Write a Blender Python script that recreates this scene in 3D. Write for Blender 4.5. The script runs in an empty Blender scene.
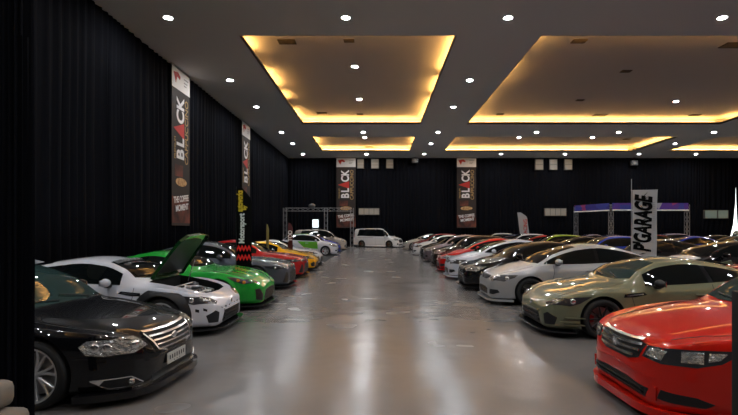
import bpy, bmesh, math, random
import numpy as np
from mathutils import Vector, Matrix
from mathutils.bvhtree import BVHTree

# ------------------------------------------------------------------ camera, world, exposure
SC = bpy.context.scene
COL = SC.collection
F_PX = 470.0
cam_d = bpy.data.cameras.new('camera')
cam = bpy.data.objects.new('camera', cam_d)
COL.objects.link(cam)
cam_d.sensor_width = 36.0
cam_d.lens = F_PX / 738.0 * 36.0
cam_d.clip_start = 0.05
cam_d.clip_end = 300
cam.location = (0, 0, 1.72)
cam.rotation_euler = (math.radians(90), 0, 0)
cam_d.shift_y = 22.5 / 738.0      # rising-front view: the horizon sits below the middle and verticals stay upright
cam_d.shift_x = -9.0 / 738.0
SC.camera = cam

SC.view_settings.view_transform = 'Standard'
SC.view_settings.look = 'None'
SC.view_settings.gamma = 1.0
SC.view_settings.use_curve_mapping = False
SC.view_settings.exposure = 0.1
SC.cycles.use_denoising = True
SC.cycles.denoising_prefilter = 'ACCURATE'
SC.cycles.use_adaptive_sampling = False
SC.cycles.max_bounces = 7
SC.cycles.diffuse_bounces = 4
SC.cycles.glossy_bounces = 4
SC.cycles.sample_clamp_indirect = 12.0
SC.cycles.caustics_reflective = False
SC.cycles.caustics_refractive = False

W = bpy.data.worlds.new('hall_world')
SC.world = W
W.use_nodes = True
W.node_tree.nodes['Background'].inputs[0].default_value = (0.5, 0.6, 0.8, 1)
W.node_tree.nodes['Background'].inputs[1].default_value = 0.02

LAMP_STRENGTH = 520.0
COVE_STRENGTH = 40.0
PI = math.pi

# ------------------------------------------------------------------ materials
_M = {}
def mat(name, col=(.5, .5, .5), rough=.5, metal=0., coat=0., emit=None, es=0., spec=.5, coat_rough=.03, bump=None, ior=1.45):
    if name in _M: return _M[name]
    m = bpy.data.materials.new(name); m.use_nodes = True
    nt = m.node_tree; b = nt.nodes['Principled BSDF']
    b.inputs['Base Color'].default_value = (*col, 1)
    b.inputs['Roughness'].default_value = rough
    b.inputs['Metallic'].default_value = metal
    b.inputs['Specular IOR Level'].default_value = spec
    b.inputs['IOR'].default_value = ior
    b.inputs['Coat Weight'].default_value = coat
    b.inputs['Coat Roughness'].default_value = coat_rough
    if emit:
        b.inputs['Emission Color'].default_value = (*emit, 1)
        b.inputs['Emission Strength'].default_value = es
    if bump:
        tc = nt.nodes.new('ShaderNodeTexCoord'); no = nt.nodes.new('ShaderNodeTexNoise'); bu = nt.nodes.new('ShaderNodeBump')
        no.inputs['Scale'].default_value = bump[0]; no.inputs['Detail'].default_value = 4
        bu.inputs['Strength'].default_value = bump[1]; bu.inputs['Distance'].default_value = bump[2] if len(bump) > 2 else .01
        nt.links.new(tc.outputs['Object'], no.inputs['Vector']); nt.links.new(no.outputs['Fac'], bu.inputs['Height'])
        nt.links.new(bu.outputs['Normal'], b.inputs['Normal'])
    _M[name] = m
    return m

def noise_color(m, c1, c2, scale, lo=.35, hi=.65, rough=None, detail=6, stretch=None):
    """procedural two-colour mottling, optionally of the roughness too"""
    nt = m.node_tree; b = nt.nodes['Principled BSDF']
    tc = nt.nodes.new('ShaderNodeTexCoord'); mp = nt.nodes.new('ShaderNodeMapping'); no = nt.nodes.new('ShaderNodeTexNoise')
    if stretch: mp.inputs['Scale'].default_value = stretch
    no.inputs['Scale'].default_value = scale; no.inputs['Detail'].default_value = detail
    cr = nt.nodes.new('ShaderNodeValToRGB')
    cr.color_ramp.elements[0].position = lo; cr.color_ramp.elements[1].position = hi
    cr.color_ramp.elements[0].color = (*c1, 1); cr.color_ramp.elements[1].color = (*c2, 1)
    nt.links.new(tc.outputs['Object'], mp.inputs['Vector']); nt.links.new(mp.outputs['Vector'], no.inputs['Vector'])
    nt.links.new(no.outputs['Fac'], cr.inputs['Fac']); nt.links.new(cr.outputs['Color'], b.inputs['Base Color'])
    if rough:
        n2 = nt.nodes.new('ShaderNodeTexNoise'); n2.inputs['Scale'].default_value = rough[2]; n2.inputs['Detail'].default_value = 2.5
        mr = nt.nodes.new('ShaderNodeMapRange'); mr.inputs['From Min'].default_value = 0; mr.inputs['From Max'].default_value = 1
        mr.inputs['To Min'].default_value = rough[0]; mr.inputs['To Max'].default_value = rough[1]
        nt.links.new(mp.outputs['Vector'], n2.inputs['Vector']); nt.links.new(n2.outputs['Fac'], mr.inputs['Value'])
        nt.links.new(mr.outputs['Result'], b.inputs['Roughness'])
    return m

def paint(name, col, metal=.0, rough=.35, coat=1.0):
    m = mat('paint_' + name, col, rough=rough, metal=metal, coat=coat, coat_rough=.015, spec=.05)
    m.node_tree.nodes['Principled BSDF'].inputs['Coat IOR'].default_value = 1.5
    return m

BLACK_TRIM = mat('black_trim', (.012, .012, .013), rough=.45)
GLOSS_BLACK = mat('gloss_black', (.006, .006, .007), rough=.12, coat=.6)
GLASS = mat('tinted_glass', (.004, .006, .006), rough=.015, spec=.5, ior=1.5)
GLASS_TEAL = mat('green_tint_reflection_glass', (.022, .045, .042), rough=.015, spec=.5, ior=1.5)  # opaque: greenish glass and its teal reflection both put into the base colour
CHROME = mat('chrome', (.92, .92, .93), rough=.22, metal=1)
DARK_CHROME = mat('smoked_chrome', (.14, .14, .15), rough=.15, metal=1)
RUBBER = mat('rubber', (.012, .012, .012), rough=.65, bump=(60, .3))
WELL = mat('wheel_well', (.006, .006, .006), rough=.9)
ALLOY = mat('silver_alloy', (.6, .6, .61), rough=.32, metal=.75)
ALLOY_DARK = mat('dark_alloy', (.035, .035, .038), rough=.35, metal=.6, coat=.3)
ALLOY_WHITE = mat('white_alloy', (.65, .65, .65), rough=.35)
ALLOY_GOLD = mat('bronze_alloy', (.16, .115, .06), rough=.35, metal=.8)
ALLOY_RED = mat('red_alloy', (.3, .01, .01), rough=.35, metal=.3)
STEEL = mat('brake_steel', (.35, .34, .33), rough=.35, metal=1)
CALIPER = mat('red_caliper', (.45, .012, .012), rough=.3, coat=.5)
LAMP_CLEAR = mat('clear_headlight', (.5, .51, .52), rough=.12, metal=.8, coat=1, bump=(26, 1, .08))
LAMP_SMOKE = mat('smoked_headlight', (.05, .05, .055), rough=.06, metal=.3, coat=1, bump=(20, .35, .03))
LAMP_RED = mat('tail_lamp_red', (.35, .008, .008), rough=.1, coat=1)
AMBER = mat('amber_lens', (.6, .22, .02), rough=.15, coat=1)
MESH_BLACK = mat('grille_mesh', (.004, .004, .004), rough=.5, bump=(90, 1, .02))
CARBON = mat('carbon_black', (.009, .009, .01), rough=.25, coat=.8)
PLATE = mat('plate_white', (.55, .55, .52), rough=.4)

# ------------------------------------------------------------------ generic mesh helpers
def link(o, parent=None):
    COL.objects.link(o)
    if parent is not None: o.parent = parent
    return o

def obj(name, bm, m, parent=None, smooth=None, loc=None):
    me = bpy.data.meshes.new(name)
    bm.to_mesh(me); bm.free()
    for mm in (m if isinstance(m, (list, tuple)) else [m]): me.materials.append(mm)
    if smooth is not None:
        me.shade_smooth(); me.set_sharp_from_angle(angle=math.radians(smooth))
    o = bpy.data.objects.new(name, me)
    if loc: o.location = loc
    return link(o, parent)

def tag(o, label=None, cat=None, group=None, kind=None):
    if label: o['label'] = label
    if cat: o['category'] = cat
    if group: o['group'] = group
    if kind: o['kind'] = kind
    return o

def thing(name, label, cat, loc=(0, 0, 0), rz=0, group=None):
    o = bpy.data.objects.new(name, None); link(o)
    o.empty_display_size = .2
    o.location = loc; o.rotation_euler = (0, 0, rz)
    return tag(o, label, cat, group)

def copy_tree(o, parent=None):
    c = o.copy(); COL.objects.link(c)
    if parent is not None: c.parent = parent
    for ch in list(o.children): copy_tree(ch, c)
    return c

def add_box(bm, x0, x1, y0, y1, z0, z1, bevel=0, mi=0, mtx=None):
    r = bmesh.ops.create_cube(bm, size=1)
    vs = r['verts']
    for v in vs:
        v.co = Vector(((x0 + x1) / 2 + v.co.x * (x1 - x0), (y0 + y1) / 2 + v.co.y * (y1 - y0), (z0 + z1) / 2 + v.co.z * (z1 - z0)))
    fs = list({f for v in vs for f in v.link_faces})
    if bevel:
        es = list({e for v in vs for e in v.link_edges})
        r2 = bmesh.ops.bevel(bm, geom=es, offset=bevel, segments=2, affect='EDGES', profile=.5)
        fs = list(set(r2['faces']) | {f for f in fs if f.is_valid})
        vs = list({v for f in fs for v in f.verts})
    for f in fs: f.material_index = mi
    if mtx is not None: bmesh.ops.transform(bm, matrix=mtx, verts=vs)
    return vs

def add_cyl(bm, p0, p1, r0, r1=None, n=12, cap=True, mi=0):
    p0 = Vector(p0); p1 = Vector(p1); r1 = r0 if r1 is None else r1
    d = (p1 - p0)
    q = d.to_track_quat('Z', 'Y').to_matrix()
    A = []; B = []
    for i in range(n):
        a = 2 * PI * i / n; u = Vector((math.cos(a), math.sin(a), 0))
        A.append(bm.verts.new(p0 + q @ (u * r0))); B.append(bm.verts.new(p1 + q @ (u * r1)))
    for i in range(n):
        f = bm.faces.new((A[i], A[(i + 1) % n], B[(i + 1) % n], B[i])); f.material_index = mi
    if cap:
        f = bm.faces.new(A[::-1]); f.material_index = mi
        f = bm.faces.new(B); f.material_index = mi

def add_lathe_y(bm, prof, n=40, mi=0, cx=0, cz=0):
    """prof: list of (r, y) turned around the Y axis"""
    rings = []
    for r, y in prof:
        rings.append([bm.verts.new((cx + r * math.cos(2 * PI * i / n), y, cz + r * math.sin(2 * PI * i / n))) for i in range(n)])
    for a, b in zip(rings, rings[1:]):
        for i in range(n):
            f = bm.faces.new((a[i], b[i], b[(i + 1) % n], a[(i + 1) % n])); f.material_index = mi
    return rings

def add_prism(bm, poly, h0, h1, axis='z', mi=0):
    """poly in 2D, swept along an axis: z -> (x,y), y -> (x,z), x -> (y,z)"""
    def P(p, h):
        return {'z': (p[0], p[1], h), 'y': (p[0], h, p[1]), 'x': (h, p[0], p[1])}[axis]
    A = [bm.verts.new(P(p, h0)) for p in poly]; B = [bm.verts.new(P(p, h1)) for p in poly]
    n = len(poly)
    for i in range(n):
        f = bm.faces.new((A[i], A[(i + 1) % n], B[(i + 1) % n], B[i])); f.material_index = mi
    for q in (A[::-1], B):
        f = bm.faces.new(q); f.material_index = mi
    bmesh.ops.recalc_face_normals(bm, faces=bm.faces[:])

# ------------------------------------------------------------------ lettering
def letters(name, text, size, m, parent, loc, rot=0., extrude=.006, squash=1., facing=0, align='CENTER', shear=0.0, bold=0.0):
    """text standing upright facing -Y, turned by rot about the facing axis, then facing about Z"""
    c = bpy.data.curves.new(name, 'FONT'); c.body = text; c.size = size; c.extrude = extrude; c.align_x = align; c.align_y = 'CENTER'; c.shear = shear; c.offset = bold
    o = bpy.data.objects.new(name, c); link(o)
    dg = bpy.context.evaluated_depsgraph_get(); dg.update()
    me = bpy.data.meshes.new_from_object(o.evaluated_get(dg))
    bpy.data.objects.remove(o); bpy.data.curves.remove(c)
    me.materials.clear(); me.materials.append(m)
    M_ = Matrix.Translation(Vector(loc)) @ Matrix.Rotation(rot, 4, 'Y') @ Matrix.Rotation(PI / 2, 4, 'X') @ Matrix.Diagonal((squash, 1, 1, 1))
    me.transform(M_)
    o = bpy.data.objects.new(name, me); return link(o, parent)

def pchip(tab):
    xs = np.array([p[0] for p in tab], float); ys = np.array([p[1] for p in tab], float)
    h = np.diff(xs); d = np.diff(ys) / h
    m = np.zeros_like(ys)
    for i in range(1, len(xs) - 1):
        if d[i - 1] * d[i] > 0:
            w1 = 2 * h[i] + h[i - 1]; w2 = h[i] + 2 * h[i - 1]
            m[i] = (w1 + w2) / (w1 / d[i - 1] + w2 / d[i])
    m[0] = d[0]; m[-1] = d[-1]
    def f(x):
        x = min(max(x, xs[0]), xs[-1])
        i = int(min(max(np.searchsorted(xs, x) - 1, 0), len(h) - 1))
        s = (x - xs[i]) / h[i]
        return float((1 + 2 * s) * (1 - s) ** 2 * ys[i] + s * (1 - s) ** 2 * h[i] * m[i] + s * s * (3 - 2 * s) * ys[i + 1] + s * s * (s - 1) * h[i] * m[i + 1])
    return f

def catmull(P, sub):
    out = []
    P = [Vector(p) for p in P]
    n = len(P)
    for i in range(n - 1):
        p0 = P[i - 1] if i > 0 else P[i] * 2 - P[i + 1]
        p1, p2 = P[i], P[i + 1]
        p3 = P[i + 2] if i + 2 < n else P[i + 1] * 2 - P[i]
        d = [max((b - a).length, 1e-5) ** .5 for a, b in ((p0, p1), (p1, p2), (p2, p3))]
        t0, t1 = 0, d[0]; t2 = t1 + d[1]; t3 = t2 + d[2]
        for k in range(sub):
            t = t1 + (t2 - t1) * k / sub
            A1 = p0 * ((t1 - t) / (t1 - t0)) + p1 * ((t - t0) / (t1 - t0))
            A2 = p1 * ((t2 - t) / (t2 - t1)) + p2 * ((t - t1) / (t2 - t1))
            A3 = p2 * ((t3 - t) / (t3 - t2)) + p3 * ((t - t2) / (t3 - t2))
            B1 = A1 * ((t2 - t) / (t2 - t0)) + A2 * ((t - t0) / (t2 - t0))
            B2 = A2 * ((t3 - t) / (t3 - t1)) + A3 * ((t - t1) / (t3 - t1))
            out.append(B1 * ((t2 - t) / (t2 - t1)) + B2 * ((t - t1) / (t2 - t1)))
    out.append(P[-1])
    return out

# ------------------------------------------------------------------ car body lofting
class Body:
    """Car shell lofted from side, plan and section curves; t runs from the nose (0) to the tail (L)."""
    def __init__(s, **k):
        d = dict(L=4.5, Wd=1.78, H=1.42, fo=.9, wb=2.65, gc=.15, nose=.50, hood0=.70, cowl=1.15, zc=.97, rf=2.0, rm=2.5, rr=3.1, rg=3.85,
                 deck=1.04, tail=.85, fender=.82, belt=.90, belt_r=.97, wr=.56, rw=.32, bump=.02, plan=None, zt=None, arch=.04, crown=.07, hoodcrown=.045, taper=.05, tailw=.8)
        d.update(k); s.__dict__.update(d)
        L, w = s.L, s.Wd / 2
        s.tf, s.tr = s.fo, s.fo + s.wb
        s.f_zt = pchip(s.zt or [(0, s.nose), (.02, s.nose + .07), (.07, s.hood0 - .045), (.14, s.hood0), (.45, s.hood0 + (s.zc - s.hood0) * .42), (s.cowl * .8, s.zc - (s.zc - s.hood0) * .14), (s.cowl, s.zc),
                 (s.cowl + (s.rf - s.cowl) * .5, s.zc + (s.H - s.zc) * .58), (s.rf, s.H - .045), (s.rm, s.H), (s.rr, s.H - .05),
                 (s.rr + (s.rg - s.rr) * .5, s.deck + (s.H - s.deck) * .52), (s.rg, s.deck), (L - .12, s.deck - .01), (L - .03, s.deck - .08), (L, s.tail)])
        s.f_zl = pchip([(0, .38), (.012, .28), (.04, s.gc + .03), (.12, s.gc), (L - .35, s.gc + .03), (L - .08, s.gc + .09), (L, .42)])
        s.f_hw = pchip(s.plan or [(0, .40 * w), (.015, .56 * w), (.05, .70 * w), (.12, .805 * w), (.25, .89 * w), (.45, .955 * w), (s.tf, w), (s.tf + .5, .975 * w), ((s.tf + s.tr) / 2, .97 * w),
                 (s.tr - .4, .985 * w), (s.tr, w), (L - .45, .95 * w), (L - .18, .88 * w), (L - .05, s.tailw * w), (L, s.tailw * .8 * w)])
        s.f_zb = pchip([(0, s.nose - .03), (.03, s.nose + .03), (.12, s.hood0 - .05), (.4, s.fender - .06), (s.tf, s.fender), (s.cowl + .1, s.belt - .02), ((s.tf + s.tr) / 2, s.belt + .02),
                 (s.tr, s.belt_r), (L - .3, min(s.belt_r, s.deck - .03)), (L - .05, s.deck - .12), (L, s.tail - .05)])
        s.f_cr = pchip([(0, .02), (.3, s.hoodcrown), (s.cowl, s.hoodcrown + .01), (s.rf, s.crown), (s.rr, s.crown), (min(s.rg, L - .1), .04), (L, .03)])
        s.f_wr = pchip([(0, .22 * w), (.15, .55 * w), (.6, .70 * w), (s.cowl, .78 * w), (s.cowl + .25, .76 * w), (s.rf, s.wr + .02), (s.rm, s.wr), (s.rr, s.wr - .02), (min(s.rg, L - .1), s.wr - .02), (L, .45 * w)])
        s.f_in = pchip([(0, .03), (s.tf, s.taper), (s.cowl + .3, s.taper), (s.tr, s.taper + .005), (L, .05)])
        n = int(L / .055)
        ts = [L * i / n for i in range(n + 1)] + [.004, .012, .022, .036, .09, .14, L - .004, L - .012, L - .022, L - .036, L - .09]
        s.ts = sorted(set(round(t, 4) for t in ts))
        bm = bmesh.new(); rings = []
        for t in s.ts:
            hp = s.ring(t)
            full = hp + [Vector((-p.x, p.y)) for p in hp[-2:0:-1]]
            rings.append([bm.verts.new((s.L / 2 - t, p.x, p.y)) for p in full])
        m = len(rings[0])
        for a, b in zip(rings, rings[1:]):
            for i in range(m):
                bm.faces.new((a[i], a[(i + 1) % m], b[(i + 1) % m], b[i]))
        bm.faces.new(rings[0][::-1]); bm.faces.new(rings[-1])
        bmesh.ops.recalc_face_normals(bm, faces=bm.faces[:])
        s.bm = bm
        bm.normal_update()
        b2 = bm.copy()
        bmesh.ops.triangulate(b2, faces=b2.faces[:])
        s.bvh = BVHTree.FromBMesh(b2)
        b2.free()

    def ring(s, t):
        zl, zt, hw, zb, cr, wr, ins = s.f_zl(t), s.f_zt(t), s.f_hw(t), s.f_zb(t), s.f_cr(t), s.f_wr(t), s.f_in(t)
        # muscle over the wheels
        for c in (s.tf, s.tr):
            g = math.exp(-((t - c) / .42) ** 2)
            hw += s.bump * g * .6; zb += s.bump * g
        zb = min(zb, zt - .012)
        ze = max(zt - cr, zb + .004)
        wb = hw - ins
        wr = min(wr, wb - .04)
        h = zb - zl
        P = [(0, zl), (.55 * hw, zl), (.9 * hw, zl + .004), (.972 * hw, zl + .12 * h), (.992 * hw, zl + .32 * h), (hw, zl + .6 * h), (hw - .012, zl + .84 * h), (wb, zb)]
        for q, bl in ((.3, .018), (.65, .02)):
            k = min(1, (ze - zb) / .3)
            P.append((wb + (wr - wb) * q + bl * k, zb + (ze - zb) * q))
        P += [(wr, ze), (wr * .82, ze + (zt - ze) * .52), (wr * .45, ze + (zt - ze) * .87), (0, zt)]
        return catmull(P, 3)

    # surface look-ups (t = distance behind the nose)
    def ray(s, o, d):
        l, n, i, _ = s.bvh.ray_cast(Vector(o), Vector(d))
        if l is None:
            l, n, i, _ = s.bvh.find_nearest(Vector(o) + Vector(d) * 1.5)
        return l
    def S(s, t, z): return s.ray((s.L / 2 - t, 2, z), (0, -1, 0))
    def T(s, t, y): return s.ray((s.L / 2 - t, y, 3), (0, 0, -1))
    def F(s, y, z): return s.ray((s.L / 2 + 1, y, z), (-1, 0, 0))
    def R(s, y, z): return s.ray((-s.L / 2 - 1, y, z), (1, 0, 0))
    def pts(s, spec):
        return [getattr(s, p[0])(p[1], p[2]) if isinstance(p[0], str) else Vector(p) for p in spec]

    def patch(s, name, spec, m, parent, off=.004, th=.015, cell=.05, both=True, round_=False, direction=None, push=0):
        """A fitted panel, lens, pane or grille that lies on the shell; returns the list of objects made."""
        P = s.pts(spec)
        ns = Vector((0, 0, 0))
        if direction is None:
            c = Vector((0, 0, 0))
            for i in range(len(P)): c += P[i].cross(P[(i + 1) % len(P)])
            ns = c.normalized()
            cen = sum(P, Vector()) / len(P)
            _, nn, _, _ = s.bvh.find_nearest(cen)
            if nn.dot(ns) < 0: ns = -ns
        else: ns = Vector(direction).normalized()
        up = Vector((0, 0, 1)) if abs(ns.z) < .8 else Vector((1, 0, 0))
        U = up.cross(ns).normalized(); V = ns.cross(U)
        if round_: 
            Q = P + [P[0], P[1], P[2]]
            c = catmull([P[-1]] + Q, 4)
            k = 4
            P = c[k:k + 4 * len(P)]
        Q = []
        for i in range(len(P)):
            a, b = P[i], P[(i + 1) % len(P)]
            n = max(1, int(math.ceil((b - a).length / cell)))
            for j in range(n): Q.append(a.lerp(b, j / n))
        p2 = [(q.dot(U), q.dot(V)) for q in Q]
        bm = bmesh.new()
        vs = [bm.verts.new((a, b, 0)) for a, b in p2]
        try: bm.faces.new(vs)
        except ValueError: return []
        us = [a for a, b in p2]; vv = [b for a, b in p2]
        for lo, hi, ax in ((min(us), max(us), 0), (min(vv), max(vv), 1)):
            n = int((hi - lo) / cell)
            for j in range(1, n + 1):
                x = lo + (hi - lo) * j / (n + 1)
                pc = Vector((x, 0, 0)) if ax == 0 else Vector((0, x, 0)); pn = Vector((1, 0, 0)) if ax == 0 else Vector((0, 1, 0))
                bmesh.ops.bisect_plane(bm, geom=bm.verts[:] + bm.edges[:] + bm.faces[:], plane_co=pc, plane_no=pn, dist=1e-5)
        inner = {}
        for v in bm.verts[:]:
            o = U * v.co.x + V * v.co.y
            l, n, i, _ = s.bvh.ray_cast(o + ns * 4, -ns)
            if l is None: l, n, i, _ = s.bvh.find_nearest(o + ns * (sum(P, Vector()) / len(P)).dot(ns))
            v.co = l + n * off + ns * push
            inner[v] = l - n * th
        bm.verts.index_update()
        be = [e for e in bm.edges if e.is_boundary]
        lo = {}
        for e in be:
            for v in e.verts:
                if v not in lo: lo[v] = bm.verts.new(inner[v])
        for e in be:
            a, b = e.verts
            f = e.link_faces[0]
            try: bm.faces.new((b, a, lo[a], lo[b]))
            except ValueError: pass
        big = [f for f in bm.faces if len(f.verts) > 4]
        if big: bmesh.ops.triangulate(bm, faces=big)
        bmesh.ops.recalc_face_normals(bm, faces=bm.faces[:])
        bm.normal_update()
        # open shell: make sure it faces outwards
        sgn = sum(f.normal.dot(ns) * f.calc_area() for f in bm.faces)
        if sgn < 0: bmesh.ops.reverse_faces(bm, faces=bm.faces[:])
        outs = []
        if both:
            b2 = bm.copy()
            for v in b2.verts: v.co.y = -v.co.y
            bmesh.ops.reverse_faces(b2, faces=b2.faces[:])
            outs.append(obj(name, b2, m, parent, smooth=40))
        outs.insert(0, obj(name, bm, m, parent, smooth=40))
        return outs

    def strip(s, name, spec, width, m, parent, off=.003, both=True, direction=None, th=.012):
        P = s.pts(spec)
        if direction is None:
            _, nn, _, _ = s.bvh.find_nearest(P[len(P) // 2]); direction = nn
        ns = Vector(direction).normalized()
        L_, R_ = [], []
        for i, p in enumerate(P):
            a = P[max(i - 1, 0)]; b = P[min(i + 1, len(P) - 1)]
            d = (b - a); sd = d.cross(ns).normalized() * width / 2
            L_.append(p + sd); R_.append(p - sd)
        return s.patch(name, L_ + R_[::-1], m, parent, off=off, th=th, cell=.12, both=both, direction=ns)

def finish_body(B, parent, name='body', hood_hole=None, cuts=()):
    """cuts the wheel arches (and the engine bay) out of the shell and links it"""
    me = bpy.data.meshes.new(name); B.bm.to_mesh(me)
    o = bpy.data.objects.new(name, me); link(o)
    cut = bmesh.new()
    for c in (B.tf, B.tr):
        for sd in (1, -1):
            hw = B.f_hw(c)
            y0, y1 = sd * (hw - .30), sd * (hw + .3)
            n = 40; r = B.rw + B.arch; zc = B.rw + .01
            A = [(B.L / 2 - c + r * math.cos(2 * PI * i / n), zc + r * math.sin(2 * PI * i / n)) for i in range(n)]
            add_prism(cut, A, min(y0, y1), max(y0, y1), axis='y')
    if hood_hole:
        add_prism(cut, [(B.L / 2 - t, y) for t, y in hood_hole[0]], hood_hole[1], 1.6)
    bmesh.ops.recalc_face_normals(cut, faces=cut.faces[:])
    cm = bpy.data.meshes.new('cut'); cut.to_mesh(cm); cut.free()
    co = bpy.data.objects.new('cut', cm); link(co)
    md = o.modifiers.new('b', 'BOOLEAN'); md.operation = 'DIFFERENCE'; md.object = co; md.solver = 'EXACT'
    dg = bpy.context.evaluated_depsgraph_get(); dg.update()
    nm = bpy.data.meshes.new_from_object(o.evaluated_get(dg))
    o.modifiers.clear(); o.data = nm
    bpy.data.objects.remove(co); bpy.data.meshes.remove(cm); bpy.data.meshes.remove(me)
    nm.materials.clear(); nm.materials.append(PAINT_SLOT); nm.materials.append(WELL)
    nm.shade_smooth(); nm.set_sharp_from_angle(angle=math.radians(38))
    for p in nm.polygons:
        c = p.center
        p.material_index = 0
        for ct in (B.tf, B.tr):
            dx = c.x - (B.L / 2 - ct); dz = c.z - (B.rw + .01)
            rr = math.hypot(dx, dz)
            if rr < B.rw + B.arch + .004 and abs(c.y) < B.f_hw(ct) - .002 and (rr > B.rw + B.arch - .03 and abs(p.normal.y) < .3 or abs(abs(c.y) - (B.f_hw(ct) - .30)) < .01) and c.z < 1:
                p.material_index = 1
        if hood_hole:
            d = _dist_poly((c.x, c.y), [(B.L / 2 - t, y) for t, y in hood_hole[0]])
            if (abs(p.normal.z) < .35 and d < .01) or (abs(c.z - hood_hole[1]) < .004): p.material_index = 1
        if c.z < B.gc + .035 and p.normal.z < -.7: p.material_index = 1
    nm.name = name
    o.parent = parent
    return o

def _dist_poly(p, poly):
    best = 9
    for i in range(len(poly)):
        a = Vector(poly[i]); b = Vector(poly[(i + 1) % len(poly)]); q = Vector(p)
        t = max(0, min(1, (q - a).dot(b - a) / max((b - a).length_squared, 1e-9)))
        best = min(best, (a.lerp(b, t) - q).length)
    return best

PAINT_SLOT = paint('silver', (.42, .425, .43), metal=.3)

# ------------------------------------------------------------------ wheels
def wheel_meshes(R, rim_r, style='ten', rim_mat=None, width=.225, cal=True):
    """meshes of one wheel, outer face towards +y"""
    hw = width / 2
    bm = bmesh.new()
    add_lathe_y(bm, [(rim_r - .012, hw - .025), (rim_r + .004, hw - .004), (rim_r + .35 * (R - rim_r), hw + .004), (R - .022, hw - .004), (R - .006, hw - .02), (R, hw - .045), (R, -hw + .045), (R - .01, -hw + .012), (rim_r, -hw + .01), (rim_r - .012, -hw + .03), (rim_r - .012, hw - .025)], 44)
    bmesh.ops.recalc_face_normals(bm, faces=bm.faces[:])
    tire = bm
    bm = bmesh.new()
    add_lathe_y(bm, [(rim_r - .03, -hw + .02), (rim_r - .035, hw - .05), (rim_r - .016, hw - .02), (rim_r - .012, hw - .003), (rim_r + .003, hw - .002), (rim_r + .003, hw - .02), (rim_r - .01, hw - .03)], 44)
    hub_y = hw - .045
    add_cyl(bm, (0, hub_y - .05, 0), (0, hub_y, 0), .06, .052, 20)
    add_cyl(bm, (0, hub_y, 0), (0, hub_y + .008, 0), .03, .026, 16)
    for i in range(5):
        a = 2 * PI * i / 5 + .3
        add_cyl(bm, (.043 * math.cos(a), hub_y - .001, .043 * math.sin(a)), (.043 * math.cos(a), hub_y + .01, .043 * math.sin(a)), .006, .006, 6)
    def spoke(a0, a1, w0, w1, dep=.022):
        r0, r1 = .045, rim_r - .014
        N = 5; rows = []
        for k in range(N + 1):
            q = k / N; r = r0 + (r1 - r0) * q; a = a0 + (a1 - a0) * q; w = w0 + (w1 - w0) * q
            y = hub_y - .004 + (hw - .012 - hub_y) * q ** 1.6
            c = Vector((r * math.cos(a), 0, r * math.sin(a))); tdir = Vector((-math.sin(a), 0, math.cos(a)))
            rows.append([bm.verts.new(c + tdir * (w / 2 * sx) + Vector((0, y + dy, 0))) for sx, dy in ((-1, -.004), (-.45, .003), (.45, .003), (1, -.004), (.8, -dep), (-.8, -dep))])
        for A, B_ in zip(rows, rows[1:]):
            for i in range(6): bm.faces.new((A[i], A[(i + 1) % 6], B_[(i + 1) % 6], B_[i]))
    if style == 'ten':
        for i in range(10): a = 2 * PI * i / 10; spoke(a, a, .03, .02)
    elif style == 'vee':
        for i in range(7):
            a = 2 * PI * i / 7 + .2
            spoke(a - .05, a - .2, .034, .024); spoke(a + .05, a + .2, .034, .024)
    elif style == 'five':
        for i in range(5): a = 2 * PI * i / 5 + PI / 2; spoke(a, a, .055, .04)
    elif style == 'six':
        for i in range(6): a = 2 * PI * i / 6 + PI / 6; spoke(a, a, .05, .028)
    bmesh.ops.recalc_face_normals(bm, faces=bm.faces[:])
    rim = bm
    bm = bmesh.new()
    add_lathe_y(bm, [(.04, -.02), (rim_r - .06, -.02), (rim_r - .06, -.0), (.04, 0)], 32)
    bmesh.ops.recalc_face_normals(bm, faces=bm.faces[:])
    disc = bm
    bm = bmesh.new()
    rc = rim_r - .07
    poly = []
    for i in range(7): a = -.36 + .72 * i / 6; poly.append(((rc + .035) * math.cos(a), (rc + .035) * math.sin(a)))
    for i in range(7): a = .36 - .72 * i / 6; poly.append(((rc - .045) * math.cos(a), (rc - .045) * math.sin(a)))
    add_prism(bm, poly, -.03, .028, axis='y')
    cal_bm = bm
    def mk(b, nm, mm):
        me = bpy.data.meshes.new(nm); b.to_mesh(me); b.free(); me.materials.append(mm)
        me.shade_smooth(); me.set_sharp_from_angle(angle=math.radians(35)); return me
    return mk(tire, 'wheel', RUBBER), mk(rim, 'rim', rim_mat or ALLOY), mk(disc, 'brake_disc', STEEL), mk(cal_bm, 'brake_caliper', CALIPER)

_W = {}
def add_wheels(B, parent, style='ten', rim_mat=None, rim_r=None, rear=True, key=None, cal_m=None):
    rim_r = rim_r or B.rw - .085
    key = (round(B.rw, 3), round(rim_r, 3), style, (rim_mat or ALLOY).name, (cal_m or CALIPER).name)
    if key not in _W:
        _W[key] = wheel_meshes(B.rw, rim_r, style, rim_mat)
        if cal_m: _W[key][3].materials[0] = cal_m
    tire, rim, disc, cal = _W[key]
    for c in ((B.tf, B.tr) if rear else (B.tf,)):
        for sd in (1, -1):
            w = bpy.data.objects.new('wheel', tire); link(w, parent)
            w.location = (B.L / 2 - c, sd * (B.f_hw(c) + B.bump * .6 - .135), B.rw)
            w.rotation_euler = (0, 0, 0 if sd > 0 else PI)
            for me in (rim, disc, cal):
                q = bpy.data.objects.new(me.name.split('.')[0], me); link(q, w)
                if me is cal:
                    q.rotation_euler = (0, 0, 0)

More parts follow.
